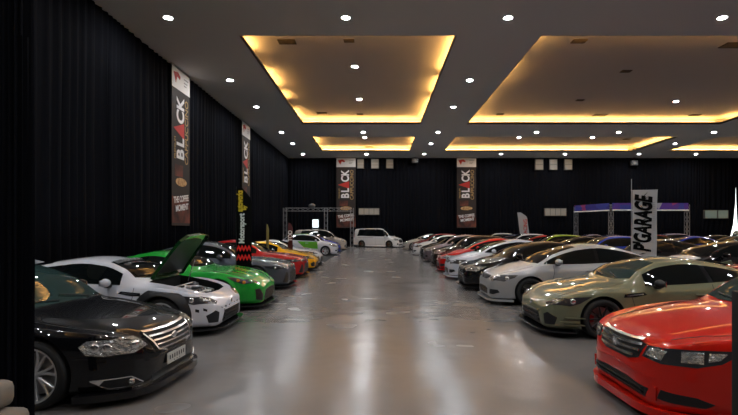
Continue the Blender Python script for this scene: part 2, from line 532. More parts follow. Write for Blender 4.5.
def add_mirror(B, parent, t, z, m, white=False, size=1.0):
    p = B.S(t, z)
    for sd in (1, -1):
        bm = bmesh.new()
        bmesh.ops.create_uvsphere(bm, u_segments=18, v_segments=12, radius=1)
        for v in bm.verts:
            x, y, zz = v.co
            # blunt at the back, pointed at the front
            k = .55 if x < 0 else 1.0
            sx = x * k
            v.co = Vector((sx * .085, y * .115 * (1 - .12 * x), zz * .072 * (1 - .15 * (y > 0) * y))) * size
        o = obj('side_mirror', bm, m, parent, smooth=60, loc=(p.x, sd * (p.y + .115 * size + .035), p.z + .05))
        b2 = bmesh.new()
        add_box(b2, -.035, .035, -.19 * size, -.02, -.085, -.035, bevel=.01)
        if sd < 0:
            for v in b2.verts: v.co.y = -v.co.y
            bmesh.ops.reverse_faces(b2, faces=b2.faces[:])
        obj('mirror_stalk', b2, BLACK_TRIM, o, smooth=40)
        b3 = bmesh.new()
        add_box(b3, -.055 * size, -.049 * size, -.085 * size, .08 * size, -.05 * size, .045 * size, bevel=.002)
        obj('mirror_glass', b3, CHROME, o)

def add_handles(B, parent, ts, z, m):
    for t in ts:
        for sd in (1, -1):
            p = B.S(t, z); bm = bmesh.new()
            add_box(bm, -.1, .1, -.012, .022, -.016, .016, bevel=.008)
            obj('door_handle', bm, m, parent, smooth=50, loc=(p.x, sd * (p.y + .006), p.z))

def add_splitter(B, parent, ext=.05, z=None, th=.02, m=None, t_end=None, name='front_splitter'):
    z = z if z is not None else B.gc - .035
    t_end = t_end or B.tf - B.rw - .06
    ts = [t for t in B.ts if t <= t_end]
    out = []
    for t in ts:
        out.append((B.L / 2 - t + ext * max(.15, 1 - t / t_end), B.f_hw(t) + ext * min(1, .4 + t / t_end)))
    poly = [(B.L / 2 + ext, 0)] + out
    full = poly + [(x, -y) for x, y in poly[:0:-1]]
    bm = bmesh.new(); add_prism(bm, full, z, z + th)
    return obj(name, bm, m or CARBON, parent)

def add_skirts(B, parent, m, z0=None, h=.09, out=.03):
    z0 = z0 if z0 is not None else B.gc - .04
    t0, t1 = B.tf + B.rw + .05, B.tr - B.rw - .05
    for sd in (1, -1):
        bm = bmesh.new(); rows = []
        for i in range(13):
            t = t0 + (t1 - t0) * i / 12; y = B.f_hw(t)
            rows.append([bm.verts.new((B.L / 2 - t, sd * yy, zz)) for yy, zz in ((y - .1, z0), (y + out - .01, z0), (y + out, z0 + .025), (y - .01, z0 + h), (y - .1, z0 + h))])
        for A, C in zip(rows, rows[1:]):
            for i in range(5): bm.faces.new((A[i], A[(i + 1) % 5], C[(i + 1) % 5], C[i]))
        bm.faces.new(rows[0]); bm.faces.new(rows[-1][::-1])
        bmesh.ops.recalc_face_normals(bm, faces=bm.faces[:])
        obj('side_skirt', bm, m, parent, smooth=30)

def add_flares(B, parent, m, out=.035, wide=.085, which=('f', 'r')):
    for c in [B.tf] * ('f' in which) + [B.tr] * ('r' in which):
        for sd in (1, -1):
            bm = bmesh.new(); rows = []
            r0 = B.rw + B.arch - .012
            for i in range(25):
                a = math.radians(-12 + 204 * i / 24)
                def at(r): return B.L / 2 - c + r * math.cos(a), max(B.rw + .01 + r * math.sin(a), B.gc - .01)
                ro = r0 + wide
                x2, z2 = at(ro); z2 = min(z2, B.f_zb(B.L / 2 - x2) + B.bump * .6 - .03); y2 = abs(B.S(B.L / 2 - x2, max(z2, .2)).y)
                x0, z0 = at(r0); y0 = abs(B.S(B.L / 2 - x0, max(z0, .2)).y)
                ym = max(y0, y2)
                x1, z1 = at(r0 + .012); xm, zm = at(r0 + wide * .55); zm = min(zm, z2 - .01 if z1 < z2 - .02 and abs(zm - z1) > .05 else zm)
                rows.append([bm.verts.new((x, sd * y, z)) for x, y, z in ((x0, y0 - .08, z0), (x0, ym + out - .006, z0), (x1, ym + out, z1), (xm, (ym + y2) / 2 + out * .75, zm), (x2, y2 + .006, z2), (x2, y2 - .03, z2))])
            for A, C in zip(rows, rows[1:]):
                for i in range(5): bm.faces.new((A[i], A[i + 1], C[i + 1], C[i]))
            bm.faces.new(rows[0]); bm.faces.new(rows[-1][::-1])
            bmesh.ops.recalc_face_normals(bm, faces=bm.faces[:])
            obj('wheel_arch_flare', bm, m, parent, smooth=35)

def add_bulb(B, lamp, spec, r, m=None):
    """round projector bowls inside a lamp"""
    for L_, sd in zip(lamp, (1, -1)):
        for sp in spec:
            p = B.pts([sp])[0]
            _, n, _, _ = B.bvh.find_nearest(p)
            p = Vector((p.x, sd * p.y, p.z)); n = Vector((n.x, sd * n.y, n.z * .3)).normalized()
            bm = bmesh.new()
            bmesh.ops.create_uvsphere(bm, u_segments=14, v_segments=8, radius=r)
            for v in bm.verts: v.co = Vector((v.co.x, v.co.y, v.co.z))
            for v in bm.verts: v.co -= n * v.co.dot(n) * .72
            obj('headlamp_bulb', bm, m or CHROME, L_, smooth=80, loc=p + n * .002)

def std_windows(B, parent, side_glass=None, t0=None, t1=None, bp=None, glass=None, qp=None, hatch=False, inset_r=0., front_cut=.0, rear_lean=.12, ws=True, rearglass=True, ledge=.035):
    g = glass or GLASS
    w = B.Wd / 2
    c, rf, rr, rg = B.cowl, B.rf, B.rr, B.rg
    if ws:
        yc = min(B.f_wr(c + .16) - .035, .72 * w + .05); yr = B.wr - .065
        tm = (c + .16 + rf) / 2
        ym = (yc + yr) / 2 + .005
        spec = [('T', c + .02, 0), ('T', c + .035, yc * .55), ('T', c + .13, yc), ('T', tm, ym), ('T', rf - .01, yr), ('T', rf - .035, yr * .6), ('T', rf - .045, 0)]
        spec += [('T', a, -b) for _, a, b in spec[-2:0:-1]]
        B.patch('windshield', spec, g, parent, both=False, cell=.07)
        for sd in (1, -1):   # wipers resting on the glass
            a = B.T(c + .05, sd * .42 if sd > 0 else -.08); b_ = B.T(c + .13, sd * .02 if sd > 0 else -.5)
            bm = bmesh.new(); add_cyl(bm, a + Vector((0, 0, .015)), b_ + Vector((0, 0, .02)), .008, .006, 6)
            obj('wiper', bm, BLACK_TRIM, parent)
    if rearglass:
        yr = B.wr - .075
        if not hatch:
            spec = [('T', rr + .05, 0), ('T', rr + .045, yr * .7), ('T', rr + .06, yr), ('T', rg - .1, yr + .02), ('T', rg - .04, yr * .6), ('T', rg - .03, 0)]
            spec += [('T', a, -b) for _, a, b in spec[-2:0:-1]]
            B.patch('rear_window', spec, g, parent, both=False, cell=.07)
    # side glass: everything between the belt and the roof rail
    t0 = t0 or c + .2; t1 = t1 or rg
    top, bot = [], []
    n = 60
    for i in range(n + 1):
        t = t0 + (t1 - t0) * i / n
        zb = B.f_zb(t) + sum(B.bump * math.exp(-((t - q) / .42) ** 2) for q in (B.tf, B.tr)) + ledge
        ze = B.f_zt(t) - B.f_cr(t) - .035
        # slanted rear edge
        if t > t1 - rear_lean * 2.2: ze = min(ze, zb + (t1 - t) / max(rear_lean, .01) * .16 + inset_r)
        if ze > zb + .012: top.append((t, ze)); bot.append((t, zb))
    if len(top) > 3:
        def seg(a, b, name='side_window', m=GLASS, off=.004):
            tt = [q for q in top if a <= q[0] <= b]; bb = [q for q in bot if a <= q[0] <= b]
            if len(tt) < 2: return
            B.patch(name, [('S', *q) for q in bb[::2] + [bb[-1]] * (len(bb) % 2 == 0)] + [('S', *q) for q in (tt[::2] + [tt[-1]] * (len(tt) % 2 == 0))[::-1]], m, parent, cell=.08, off=off)
        seg(t0, t1, 'window_surround', GLOSS_BLACK, .002)
        cuts = [t0] + list(bp or []) + [t1]
        for a, b in zip(cuts, cuts[1:]):
            seg(a + (.02 if a != t0 else 0), b - (.02 if b != t1 else 0), off=.007)
    return top, bot

def gaps(B, parent, hood=True, doors=(), z0=None):
    """shut lines of bonnet, bumper and doors"""
    z0 = z0 or B.gc + .12
    if hood:
        c = B.cowl
        B.strip('hood_seam', [('T', t, B.f_hw(t) * (.80 if t > .5 else .74)) for t in np.linspace(.22, c, 9)], .008, BLACK_TRIM, parent)
    for (ta, tb) in doors:
        zb = B.f_zb(ta)
        B.strip('door_seam', [('S', tb, z0), ('S', (ta + tb) / 2 * .5 + tb * .5, z0 + (zb - z0) * .35), ('S', ta, z0 + (zb - z0) * .75), ('S', ta, zb + .01)], .008, BLACK_TRIM, parent, direction=(0, 1, 0))
    if doors:
        ta = doors[0][1]; tb = doors[-1][1]
        B.strip('sill_seam', [('S', ta + (tb - ta) * i / 6, z0) for i in range(7)], .007, BLACK_TRIM, parent, direction=(0, 1, 0))

# ------------------------------------------------------------------ car kinds
def sym(spec):
    """mirror a list of front/top points across the middle (first and last lie on one side)"""
    return spec + [(k, a, -b) if k == 'T' else (k, -a, b) for k, a, b in spec[::-1]]

def slats(B, grille, m, y0, y1, zs, w=.014, off=.02, name='grille_slat', curve=0):
    for z in zs:
        yy = np.linspace(-1, 1, 9)
        B.strip(name, [('F', y * (y1 if not callable(y1) else y1(z)), z - curve * y * y) for y in yy], w, m, grille, off=off, both=False, direction=(1, 0, .05), th=.02)

def make_fr_coupe(label, m, open_hood=False, flare=None, wheel=('six', ALLOY_DARK), canards=True, group=None, glass=None, mirror=None, cal=None):
    B = Body(L=4.22, Wd=1.80, H=1.255, fo=.86, wb=2.57, gc=.13, nose=.42, hood0=.585, cowl=1.26, zc=.90, rf=1.92, rm=2.32, rr=2.85, rg=3.72, deck=.96, tail=.78,
             fender=.735, belt=.80, belt_r=.88, wr=.50, rw=.318, bump=.05, hoodcrown=.03, taper=.06, crown=.065)
    car = thing('coupe', label, 'car', group=group)
    hole = None
    if open_hood:
        hole = ([(.30, -.45), (.42, -.56), (1.18, -.62), (1.22, 0), (1.18, .62), (.42, .56), (.30, .45), (.255, 0)], .42)
        hinge_t = 1.2
        Hs = [('T', .26, 0), ('T', .30, .45), ('T', .42, .56), ('T', 1.18, .62), ('T', 1.21, .3), ('T', 1.22, 0)]
        Hs += [('T', a, -b) for _, a, b in Hs[-2:0:-1]]
        hood = B.patch('hood', Hs, HOOD_GREEN, car, off=.0, th=.03, both=False, cell=.06)[0]
        # close the underside: black inner frame following the skin
        inner = B.patch('hood_lining', [('T', .36, 0), ('T', .40, .38), ('T', .50, .48), ('T', 1.08, .54), ('T', 1.12, 0), ('T', 1.08, -.54), ('T', .50, -.48), ('T', .40, -.38)], BLACK_TRIM, hood, off=-.028, th=-.004, both=False)[0]
        for f in (hood, inner):
            piv = Vector((B.L / 2 - hinge_t, 0, .89))
            R_ = Matrix.Translation(piv + Vector((0, 0, .02))) @ Matrix.Rotation(math.radians(-66), 4, 'Y') @ Matrix.Translation(-piv)
            if f is hood:
                b = bmesh.new(); b.from_mesh(f.data)
                r = bmesh.ops.duplicate(b, geom=b.faces[:])
                nf = [q for q in r['geom'] if isinstance(q, bmesh.types.BMFace)]
                for v in {v for q in nf for v in q.verts}: v.co.z -= .022
                bmesh.ops.reverse_faces(b, faces=nf)
                b.to_mesh(f.data); b.free()
            f.data.transform(R_)
        finish_body(B, car, hood_hole=hole)
        engine_bay(B, car)
        bm = bmesh.new(); add_cyl(bm, (B.L / 2 - 1.0, .52, .76), (B.L / 2 - .86, .50, 1.16), .008, .008, 8); obj('hood_prop', bm, CHROME, car)
    else:
        finish_body(B, car)
        B.patch('hood_vent', [('T', .62, .22), ('T', .60, .42), ('T', .74, .47), ('T', .78, .25)], GLOSS_BLACK, car)
    std_windows(B, car, t0=1.56, t1=3.35, bp=[2.62], rear_lean=.22, glass=glass)
    gaps(B, car, hood=not open_hood, doors=[(1.32, 1.40), (2.62, 2.52)])
    add_wheels(B, car, wheel[0], wheel[1], rim_r=.238, cal_m=cal)
    lamp = B.patch('headlight', [('F', .50, .53), ('F', .62, .50), ('S', .36, .515), ('S', .50, .56), ('S', .68, .67), ('S', .52, .66), ('S', .34, .635), ('F', .60, .60)], LAMP_SMOKE, car)
    add_bulb(B, lamp, [('F', .66, .565), ('S', .40, .59)], .045)
    g = B.patch('grille', [('F', -.46, .20), ('F', -.40, .37), ('F', .40, .37), ('F', .46, .20), ('F', .36, .16), ('F', -.36, .16)], MESH_BLACK, car, both=False)[0]
    slats(B, g, BLACK_TRIM, -.4, .4, (.235, .30), w=.018)
    B.strip('grille_frame', [('F', y, .385) for y in np.linspace(-.42, .42, 8)], .022, m, car, off=.018, both=False, direction=(1, 0, 0), th=.03)
    B.patch('bumper_vent', [('F', .60, .20), ('F', .58, .36), ('F', .66, .40), ('F', .77, .33), ('F', .74, .21)], BLACK_TRIM, car)
    if not flare: B.patch('bumper_fin', [('S', .20, .24), ('S', .22, .27), ('S', .48, .30), ('S', .50, .26)], m, car, off=.02, th=.03)
    B.patch('fender_vent', [('S', 1.18, .66), ('S', 1.20, .71), ('S', 1.52, .735), ('S', 1.56, .70), ('S', 1.36, .665)], GLOSS_BLACK, car)
    B.strip('vent_blade', [('S', 1.22, .685), ('S', 1.5, .708)], .016, CHROME, car, off=.012)
    B.patch('tail_light', [('S', 4.02, .70), ('S', 3.98, .82), ('R', .62, .82), ('R', .56, .70)], LAMP_RED, car)
    bm = bmesh.new(); bmesh.ops.create_uvsphere(bm, u_segments=14, v_segments=8, radius=.045)
    for v in bm.verts: v.co.x *= .25
    obj('badge', bm, CHROME, car, smooth=60, loc=B.F(0, .47))
    add_splitter(B, car, ext=.06)
    add_skirts(B, car, CARBON if flare else m)
    if canards and not flare:
        for z in (.22, .33):
            for sd in (1, -1):
                p = B.S(.30, z); q = B.S(.56, z + .04); bm = bmesh.new()
                add_prism(bm, [(p.x + .02, sd * (p.y - .02)), (p.x + .03, sd * (p.y + .045)), (q.x, sd * (q.y + .05)), (q.x, sd * (q.y - .03))], z, z + .01)
                obj('canard', bm, CARBON if flare else m, car)
    if flare: add_flares(B, car, flare, out=.055, wide=.13)
    add_mirror(B, car, 1.72, .83, mirror or (m if not flare else paint('white', (.62, .64, .70))), size=.95)
    add_handles(B, car, (2.42,), .70, m)
    if flare:
        B.patch('sun_strip', sym([('T', 1.78, .0), ('T', 1.77, .40), ('T', 1.88, .38), ('T', 1.88, .0)][:0] + [('T', 1.90, -.40), ('T', 1.78, -.46)]), BLACK_TRIM, car, off=.007, both=False)
        a = B.T(1.88, 0); b = B.T(1.72, 0); up = (a - b).normalized(); ri = Vector((0, 1, 0)); nn = ri.cross(up)
        o = letters('sun_strip_lettering', 'TOYOTA', .13, mat('print_grey', (.3, .3, .3)), car, (0, 0, 0), extrude=.003, squash=1.15)
        o.data.transform(Matrix.Rotation(-PI / 2, 4, 'X'))
        o.data.transform(Matrix((( *(ri.x, up.x, nn.x), (a.x + b.x) / 2 + .02 * nn.x), (ri.y, up.y, nn.y, 0), (ri.z, up.z, nn.z, (a.z + b.z) / 2 + .02), (0, 0, 0, 1))))
    bm = bmesh.new(); add_prism(bm, [(B.L / 2 - 3.35, 1.15), (B.L / 2 - 3.52, 1.19), (B.L / 2 - 3.56, 1.10)], -.015, .015, axis='y'); obj('antenna_fin', bm, m, car)
    return car, B

def engine_bay(B, car):
    X = lambda t: B.L / 2 - t
    dk = mat('engine_black', (.02, .02, .022), rough=.4, bump=(30, .6)); al = mat('engine_alloy', (.4, .4, .42), rough=.3, metal=.9, bump=(40, .5))
    bm = bmesh.new(); add_box(bm, X(.95), X(.50), -.30, .30, .45, .60, bevel=.03); e = obj('engine_block', bm, dk, car, smooth=40)
    bm = bmesh.new()
    for y in (-.15, -.05, .05, .15): add_cyl(bm, (X(.85), y, .60), (X(.55), y * 1.3, .655), .024, .024, 10)
    add_box(bm, X(.90), X(.80), -.22, .22, .60, .70, bevel=.03)
    obj('intake_manifold', bm, al, car, smooth=40)
    bm = bmesh.new(); add_cyl(bm, (X(.55), -.34, .56), (X(.55), -.34, .66), .10, .09, 20); obj('air_filter', bm, al, car, smooth=40)
    for sd in (1, -1):
        bm = bmesh.new(); add_cyl(bm, (X(.88), sd * .50, .50), (X(.88), sd * .50, .72), .10, .085, 20); add_cyl(bm, (X(.88), sd * .50, .72), (X(.88), sd * .50, .745), .045, .04, 12)
        obj('strut_tower', bm, al if sd > 0 else dk, car, smooth=40)
    bm = bmesh.new(); add_cyl(bm, (X(.9), -.50, .735), (X(.9), .50, .735), .014, .014, 8); obj('strut_brace', bm, ALLOY, car, smooth=60)
    bm = bmesh.new(); add_box(bm, X(.42), X(.36), -.42, .42, .45, .60, bevel=.01); obj('radiator', bm, al, car)
    bm = bmesh.new(); add_box(bm, X(1.10), X(.97), .18, .40, .50, .70, bevel=.015); obj('battery', bm, dk, car)
    bm = bmesh.new(); add_cyl(bm, (X(.45), .33, .6), (X(.75), .38, .66), .035, .035, 12); add_cyl(bm, (X(.75), .38, .66), (X(.92), .1, .69), .035, .035, 12); obj('intake_pipe', bm, al, car, smooth=50)
    bm = bmesh.new(); add_cyl(bm, (X(.5), -.12, .61), (X(.5), -.12, .64), .05, .045, 14); add_box(bm, X(.62), X(.45), .05, .22, .60, .635, bevel=.01); obj('fluid_cap', bm, PLATE, car, smooth=40)

def make_big_sedan(label, m, kind='accord', group=None, glass=None):
    cam_ = kind == 'camry'
    B = Body(L=4.84, Wd=1.84, H=1.37 if cam_ else 1.41, fo=.95, wb=2.78, gc=.13, nose=.50 if not cam_ else .45, hood0=.735 if not cam_ else .665, cowl=1.26, zc=.97 if not cam_ else .90, rf=2.10, rm=2.6, rr=3.15, rg=4.0, deck=1.06, tail=.88,
             fender=.83 if not cam_ else .755, belt=.90 if not cam_ else .85, belt_r=.96 if not cam_ else .93, wr=.56, rw=.335, bump=.025, taper=.065, hoodcrown=.05,
             plan=[(0, .34 * .92), (.015, .46 * .92), (.05, .58 * .92), (.12, .70 * .92), (.25, .80 * .92), (.45, .90 * .92), (.7, .97 * .92), (.95, .92), (1.4, .985 * .92), (2.3, .975 * .92), (3.3, .985 * .92), (3.73, .92), (4.4, .95 * .92), (4.66, .88 * .92), (4.79, .8 * .92), (4.84, .65 * .92)])
    car = thing('sedan', label, 'car', group=group)
    finish_body(B, car)
    std_windows(B, car, t0=1.56, t1=3.85, bp=[2.55, 3.4], glass=glass)
    gaps(B, car, doors=[(1.40, 1.36), (2.55, 2.5), (3.45, 3.3)])
    add_wheels(B, car, 'vee', ALLOY, rim_r=.262)
    if not cam_:
        lamp = B.patch('headlight', [('F', .40, .565), ('F', .60, .545), ('S', .30, .555), ('S', .46, .605), ('S', .63, .72), ('S', .48, .712), ('S', .30, .70), ('F', .58, .68), ('F', .42, .665)], LAMP_SMOKE, car, cell=.035)
        for q, sd in zip(lamp, (1, -1)):
            for sp in ([('F', .44, .585), ('F', .60, .575), ('F', .63, .665), ('F', .46, .652)], [('S', .20, .585), ('S', .34, .59), ('S', .35, .69), ('S', .21, .678)], [('S', .37, .61), ('S', .45, .635), ('S', .50, .69), ('S', .38, .685)]):
                rr_ = B.patch('reflector', sp, LAMP_CLEAR, q, off=.010, both=sd < 0, cell=.03)
                if sd < 0:
                    bpy.data.objects.remove(rr_[0])
        add_bulb(B, lamp, [('F', .51, .618), ('S', .285, .635)], .028, CHROME)
        g = B.patch('grille', sym([('F', -.22, .50), ('F', -.36, .54), ('F', -.40, .67), ('F', -.20, .69)]), MESH_BLACK, car, both=False)[0]
        for z, yy in ((.535, .30), (.585, .36), (.635, .37), (.68, .36)):
            B.strip('grille_slat', [('F', y, z + .02 * (y / .38) ** 2) for y in np.linspace(-yy, yy, 9)], .024, CHROME, g, off=.024, both=False, direction=(1, 0, .35), th=.02)
        bm = bmesh.new(); add_prism(bm, [(-.032, -.035), (-.042, .035), (-.025, .035), (-.016, .004), (.016, .004), (.025, .035), (.042, .035), (.032, -.035), (.018, -.035), (.013, -.008), (-.013, -.008), (-.018, -.035)], 0, .02, axis='x')
        p = B.F(0, .60); obj('badge', bm, CHROME, car, loc=(p.x + .025, 0, .61))
        g2 = B.patch('bumper_intake', sym([('F', -.46, .215), ('F', -.50, .30), ('F', -.20, .325)]), MESH_BLACK, car, both=False)[0]
        slats(B, g2, BLACK_TRIM, -.4, .44, (.25, .285), w=.01)
        B.patch('fog_light_recess', [('F', .57, .235), ('F', .60, .32), ('S', .30, .30), ('S', .42, .26), ('S', .36, .22)], BLACK_TRIM, car)
        B.strip('fog_light_trim', [('F', .56, .21), ('F', .565, .33)], .016, m, car, off=.02)
        B.strip('bumper_crease', [('F', .0 + .07 * i, .435 - .004 * i) for i in range(9)], .01, m, car, off=.008)
    else:
        lamp = B.patch('headlight', [('F', .46, 0.545), ('F', .62, 0.500), ('S', .32, 0.495), ('S', .46, 0.520), ('S', .52, 0.60), ('S', .46, 0.650), ('S', .28, 0.650), ('F', .52, 0.645)], LAMP_CLEAR, car, cell=.035)
        add_bulb(B, lamp, [('F', .60, 0.580), ('S', .30, 0.578), ('S', .39, 0.582)], .042)
        g = B.patch('grille', sym([('F', -.20, 0.435), ('F', -.34, 0.475), ('F', -.43, 0.635), ('F', -.25, 0.650)]), MESH_BLACK, car, both=False)[0]
        for z, yy in ((.46, .30), (.505, .34), (.55, .37), (.595, .40), (.64, .42)):
            B.strip('grille_slat', [('F', y, z + .01 * (y / .38) ** 2) for y in np.linspace(-yy, yy, 9)], .016, CHROME, g, off=.02, both=False, direction=(1, 0, 0), th=.02)
        B.strip('grille_frame', [('F', .21, 0.435), ('F', .345, 0.470), ('F', .435, 0.635)], .02, CHROME, g, off=.022, both=True)
        p = B.F(0, .555); bm = bmesh.new(); bmesh.ops.create_uvsphere(bm, u_segments=16, v_segments=8, radius=.055)
        for v in bm.verts: v.co.x *= .3; v.co.z *= .7
        obj('badge', bm, CHROME, car, smooth=60, loc=(p.x + .02, 0, .555))
        B.patch('bumper_intake', sym([('F', -.40, 0.145), ('F', -.44, 0.235), ('F', -.20, 0.245)]), MESH_BLACK, car, both=False)
        fl = B.patch('fog_light', [('F', .54, 0.190), ('F', .66, 0.180), ('S', .30, 0.180), ('S', .42, 0.265), ('F', .64, 0.270)], BLACK_TRIM, car)
        for q, sd in zip(fl, (1, -1)):
            pp = B.F(.63, .225); bm = bmesh.new(); bmesh.ops.create_uvsphere(bm, u_segments=12, v_segments=8, radius=.035); obj('fog_lamp_bulb', bm, CHROME, q, smooth=60, loc=(pp.x - .01, sd * .63, .225))
        B.strip('fog_light_trim', [('F', .54, 0.185), ('F', .66, 0.175), ('S', .30, 0.177), ('S', .43, 0.270), ('F', .64, 0.275), ('F', .54, 0.195)], .012, CHROME, car, off=.012, direction=(.75, .66, 0))
        bm = bmesh.new(); add_box(bm, 0, .012, -.20, .20, -.06, .06, bevel=.004); pl = obj('license_plate', bm, PLATE, car, loc=(B.F(0, .33).x + .012, 0, .325))
        bm = bmesh.new()
        for i, y in enumerate((-.15, -.10, -.05, .0, .05, .10, .15)):
            add_box(bm, .012, .014, y - .010, y + .010, -.015, .03)
        for y in (-.06, 0, .06): add_box(bm, .012, .014, y - .008, y + .008, -.045, -.034)
        obj('plate_lettering', bm, BLACK_TRIM, pl)
        B.strip('chrome_lip_line', [('F', y, .16) for y in np.linspace(-.62, .62, 13)], .012, CHROME, car, off=.02, both=False, direction=(1, 0, 0))
    add_splitter(B, car, ext=.03 if not cam_ else .05, m=m, th=.07, z=B.gc - .055)
    add_skirts(B, car, m)
    B.patch('tail_light', [('S', 4.55, .80), ('S', 4.5, .93), ('R', .60, .93), ('R', .58, .80)], LAMP_RED, car)
    add_mirror(B, car, 1.82, .94, m)
    add_handles(B, car, (2.38, 3.28), .80, m)
    return car, B

def make_compact_sedan(label, m, lamp_m=None, wheel=('six', ALLOY_DARK), group=None, chrome=False, cell=.05, smile=True, H=1.40):
    B = Body(L=4.50, Wd=1.76, H=H, fo=.88, wb=2.70, gc=.14, nose=.47, hood0=.68, cowl=.98, zc=.95, rf=2.05, rm=2.5, rr=2.95, rg=3.85, deck=1.06, tail=.86,
             fender=.80, belt=.90, belt_r=.97, wr=.53, rw=.318, bump=.03, taper=.07, hoodcrown=.05)
    car = thing('sedan', label, 'car', group=group)
    finish_body(B, car)
    std_windows(B, car, t0=1.22, t1=3.75, bp=[2.45, 3.3])
    gaps(B, car, doors=[(1.42, 1.32), (2.5, 2.42), (3.4, 3.2)])
    add_wheels(B, car, wheel[0], wheel[1], rim_r=.235, cal_m=DARK_CHROME)
    lamp = B.patch('headlight', [('F', .40, .60), ('F', .60, .545), ('S', .30, .55), ('S', .52, .64), ('S', .60, .70), ('S', .40, .70), ('F', .62, .66), ('F', .44, .65)], lamp_m or LAMP_CLEAR, car)
    add_bulb(B, lamp, [('F', .60, .60), ('S', .36, .62)], .05)
    g = B.patch('grille', sym([('F', -.20, .56), ('F', -.34, .60), ('F', -.37, .65), ('F', -.2, .66)]), MESH_BLACK, car, both=False)[0]
    slats(B, g, CHROME if chrome else BLACK_TRIM, -.3, .34, (.61, .64), w=.012)
    bm = bmesh.new(); bmesh.ops.create_uvsphere(bm, u_segments=12, v_segments=8, radius=.045)
    for v in bm.verts: v.co.x *= .3
    obj('badge', bm, CHROME, car, smooth=60, loc=(B.F(0, .62).x + .02, 0, .62))
    B.patch('bumper_intake', sym([('F', -.34, .22), ('F', -.42, .36), ('F', -.25, .39)]), MESH_BLACK, car, both=False)
    B.patch('fog_light', [('F', .54, .25), ('F', .56, .36), ('F', .74, .36), ('F', .76, .30), ('F', .66, .245)], BLACK_TRIM, car)
    add_splitter(B, car, ext=.045, m=m, th=.04, z=B.gc - .04)
    add_skirts(B, car, m)
    B.patch('tail_light', [('S', 4.25, .80), ('S', 4.2, .95), ('R', .60, .93), ('R', .58, .80)], LAMP_RED, car)
    add_mirror(B, car, 1.50, .95, m, size=1.0)
    add_handles(B, car, (2.25, 3.1), .80, m)
    return car, B

def make_sport_hatch(label, m, wheel=('ten', ALLOY_DARK), group=None):
    B = Body(L=4.58, Wd=1.88, H=1.38, fo=.92, wb=2.72, gc=.13, nose=.50, hood0=.70, cowl=1.38, zc=.93, rf=2.20, rm=2.6, rr=3.1, rg=4.35, deck=.98, tail=.80,
             fender=.80, belt=.87, belt_r=.95, wr=.54, rw=.335, bump=.035, taper=.07)
    car = thing('hatchback', label, 'car', group=group)
    finish_body(B, car)
    std_windows(B, car, t0=1.66, t1=4.0, bp=[2.62, 3.45])
    gaps(B, car, doors=[(1.50, 1.42), (2.66, 2.6), (3.6, 3.4)])
    add_wheels(B, car, wheel[0], wheel[1], rim_r=.25)
    lamp = B.patch('headlight', [('F', .42, .61), ('F', .62, .58), ('S', .32, .585), ('S', .62, .64), ('S', .66, .69), ('S', .35, .685), ('F', .6, .675), ('F', .44, .665)], LAMP_SMOKE, car)
    add_bulb(B, lamp, [('F', .56, .63), ('F', .66, .63), ('S', .36, .635)], .035)
    g = B.patch('grille', sym([('F', -.36, .59), ('F', -.40, .655), ('F', -.2, .67)]), MESH_BLACK, car, both=False)[0]
    slats(B, g, BLACK_TRIM, -.3, .34, (.63,), w=.012)
    bm = bmesh.new(); bmesh.ops.create_cube(bm, size=.08)
    for v in bm.verts: v.co.x *= .3
    obj('badge', bm, CALIPER, car, loc=(B.F(0, .63).x + .01, 0, .63))
    B.patch('bumper_intake', sym([('F', -.40, .20), ('F', -.50, .30), ('F', -.44, .50), ('F', -.2, .52)]), MESH_BLACK, car, both=False)
    B.patch('bumper_vent', [('F', .62, .20), ('F', .58, .30), ('F', .64, .50), ('F', .70, .50), ('F', .78, .22)], BLACK_TRIM, car)
    add_splitter(B, car, ext=.05)
    add_skirts(B, car, CARBON)
    B.patch('tail_light', [('S', 4.3, .78), ('S', 4.28, .92), ('R', .62, .92), ('R', .58, .80)], LAMP_RED, car)
    add_mirror(B, car, 1.92, .90, m)
    add_handles(B, car, (2.45, 3.3), .77, m)
    return car, B

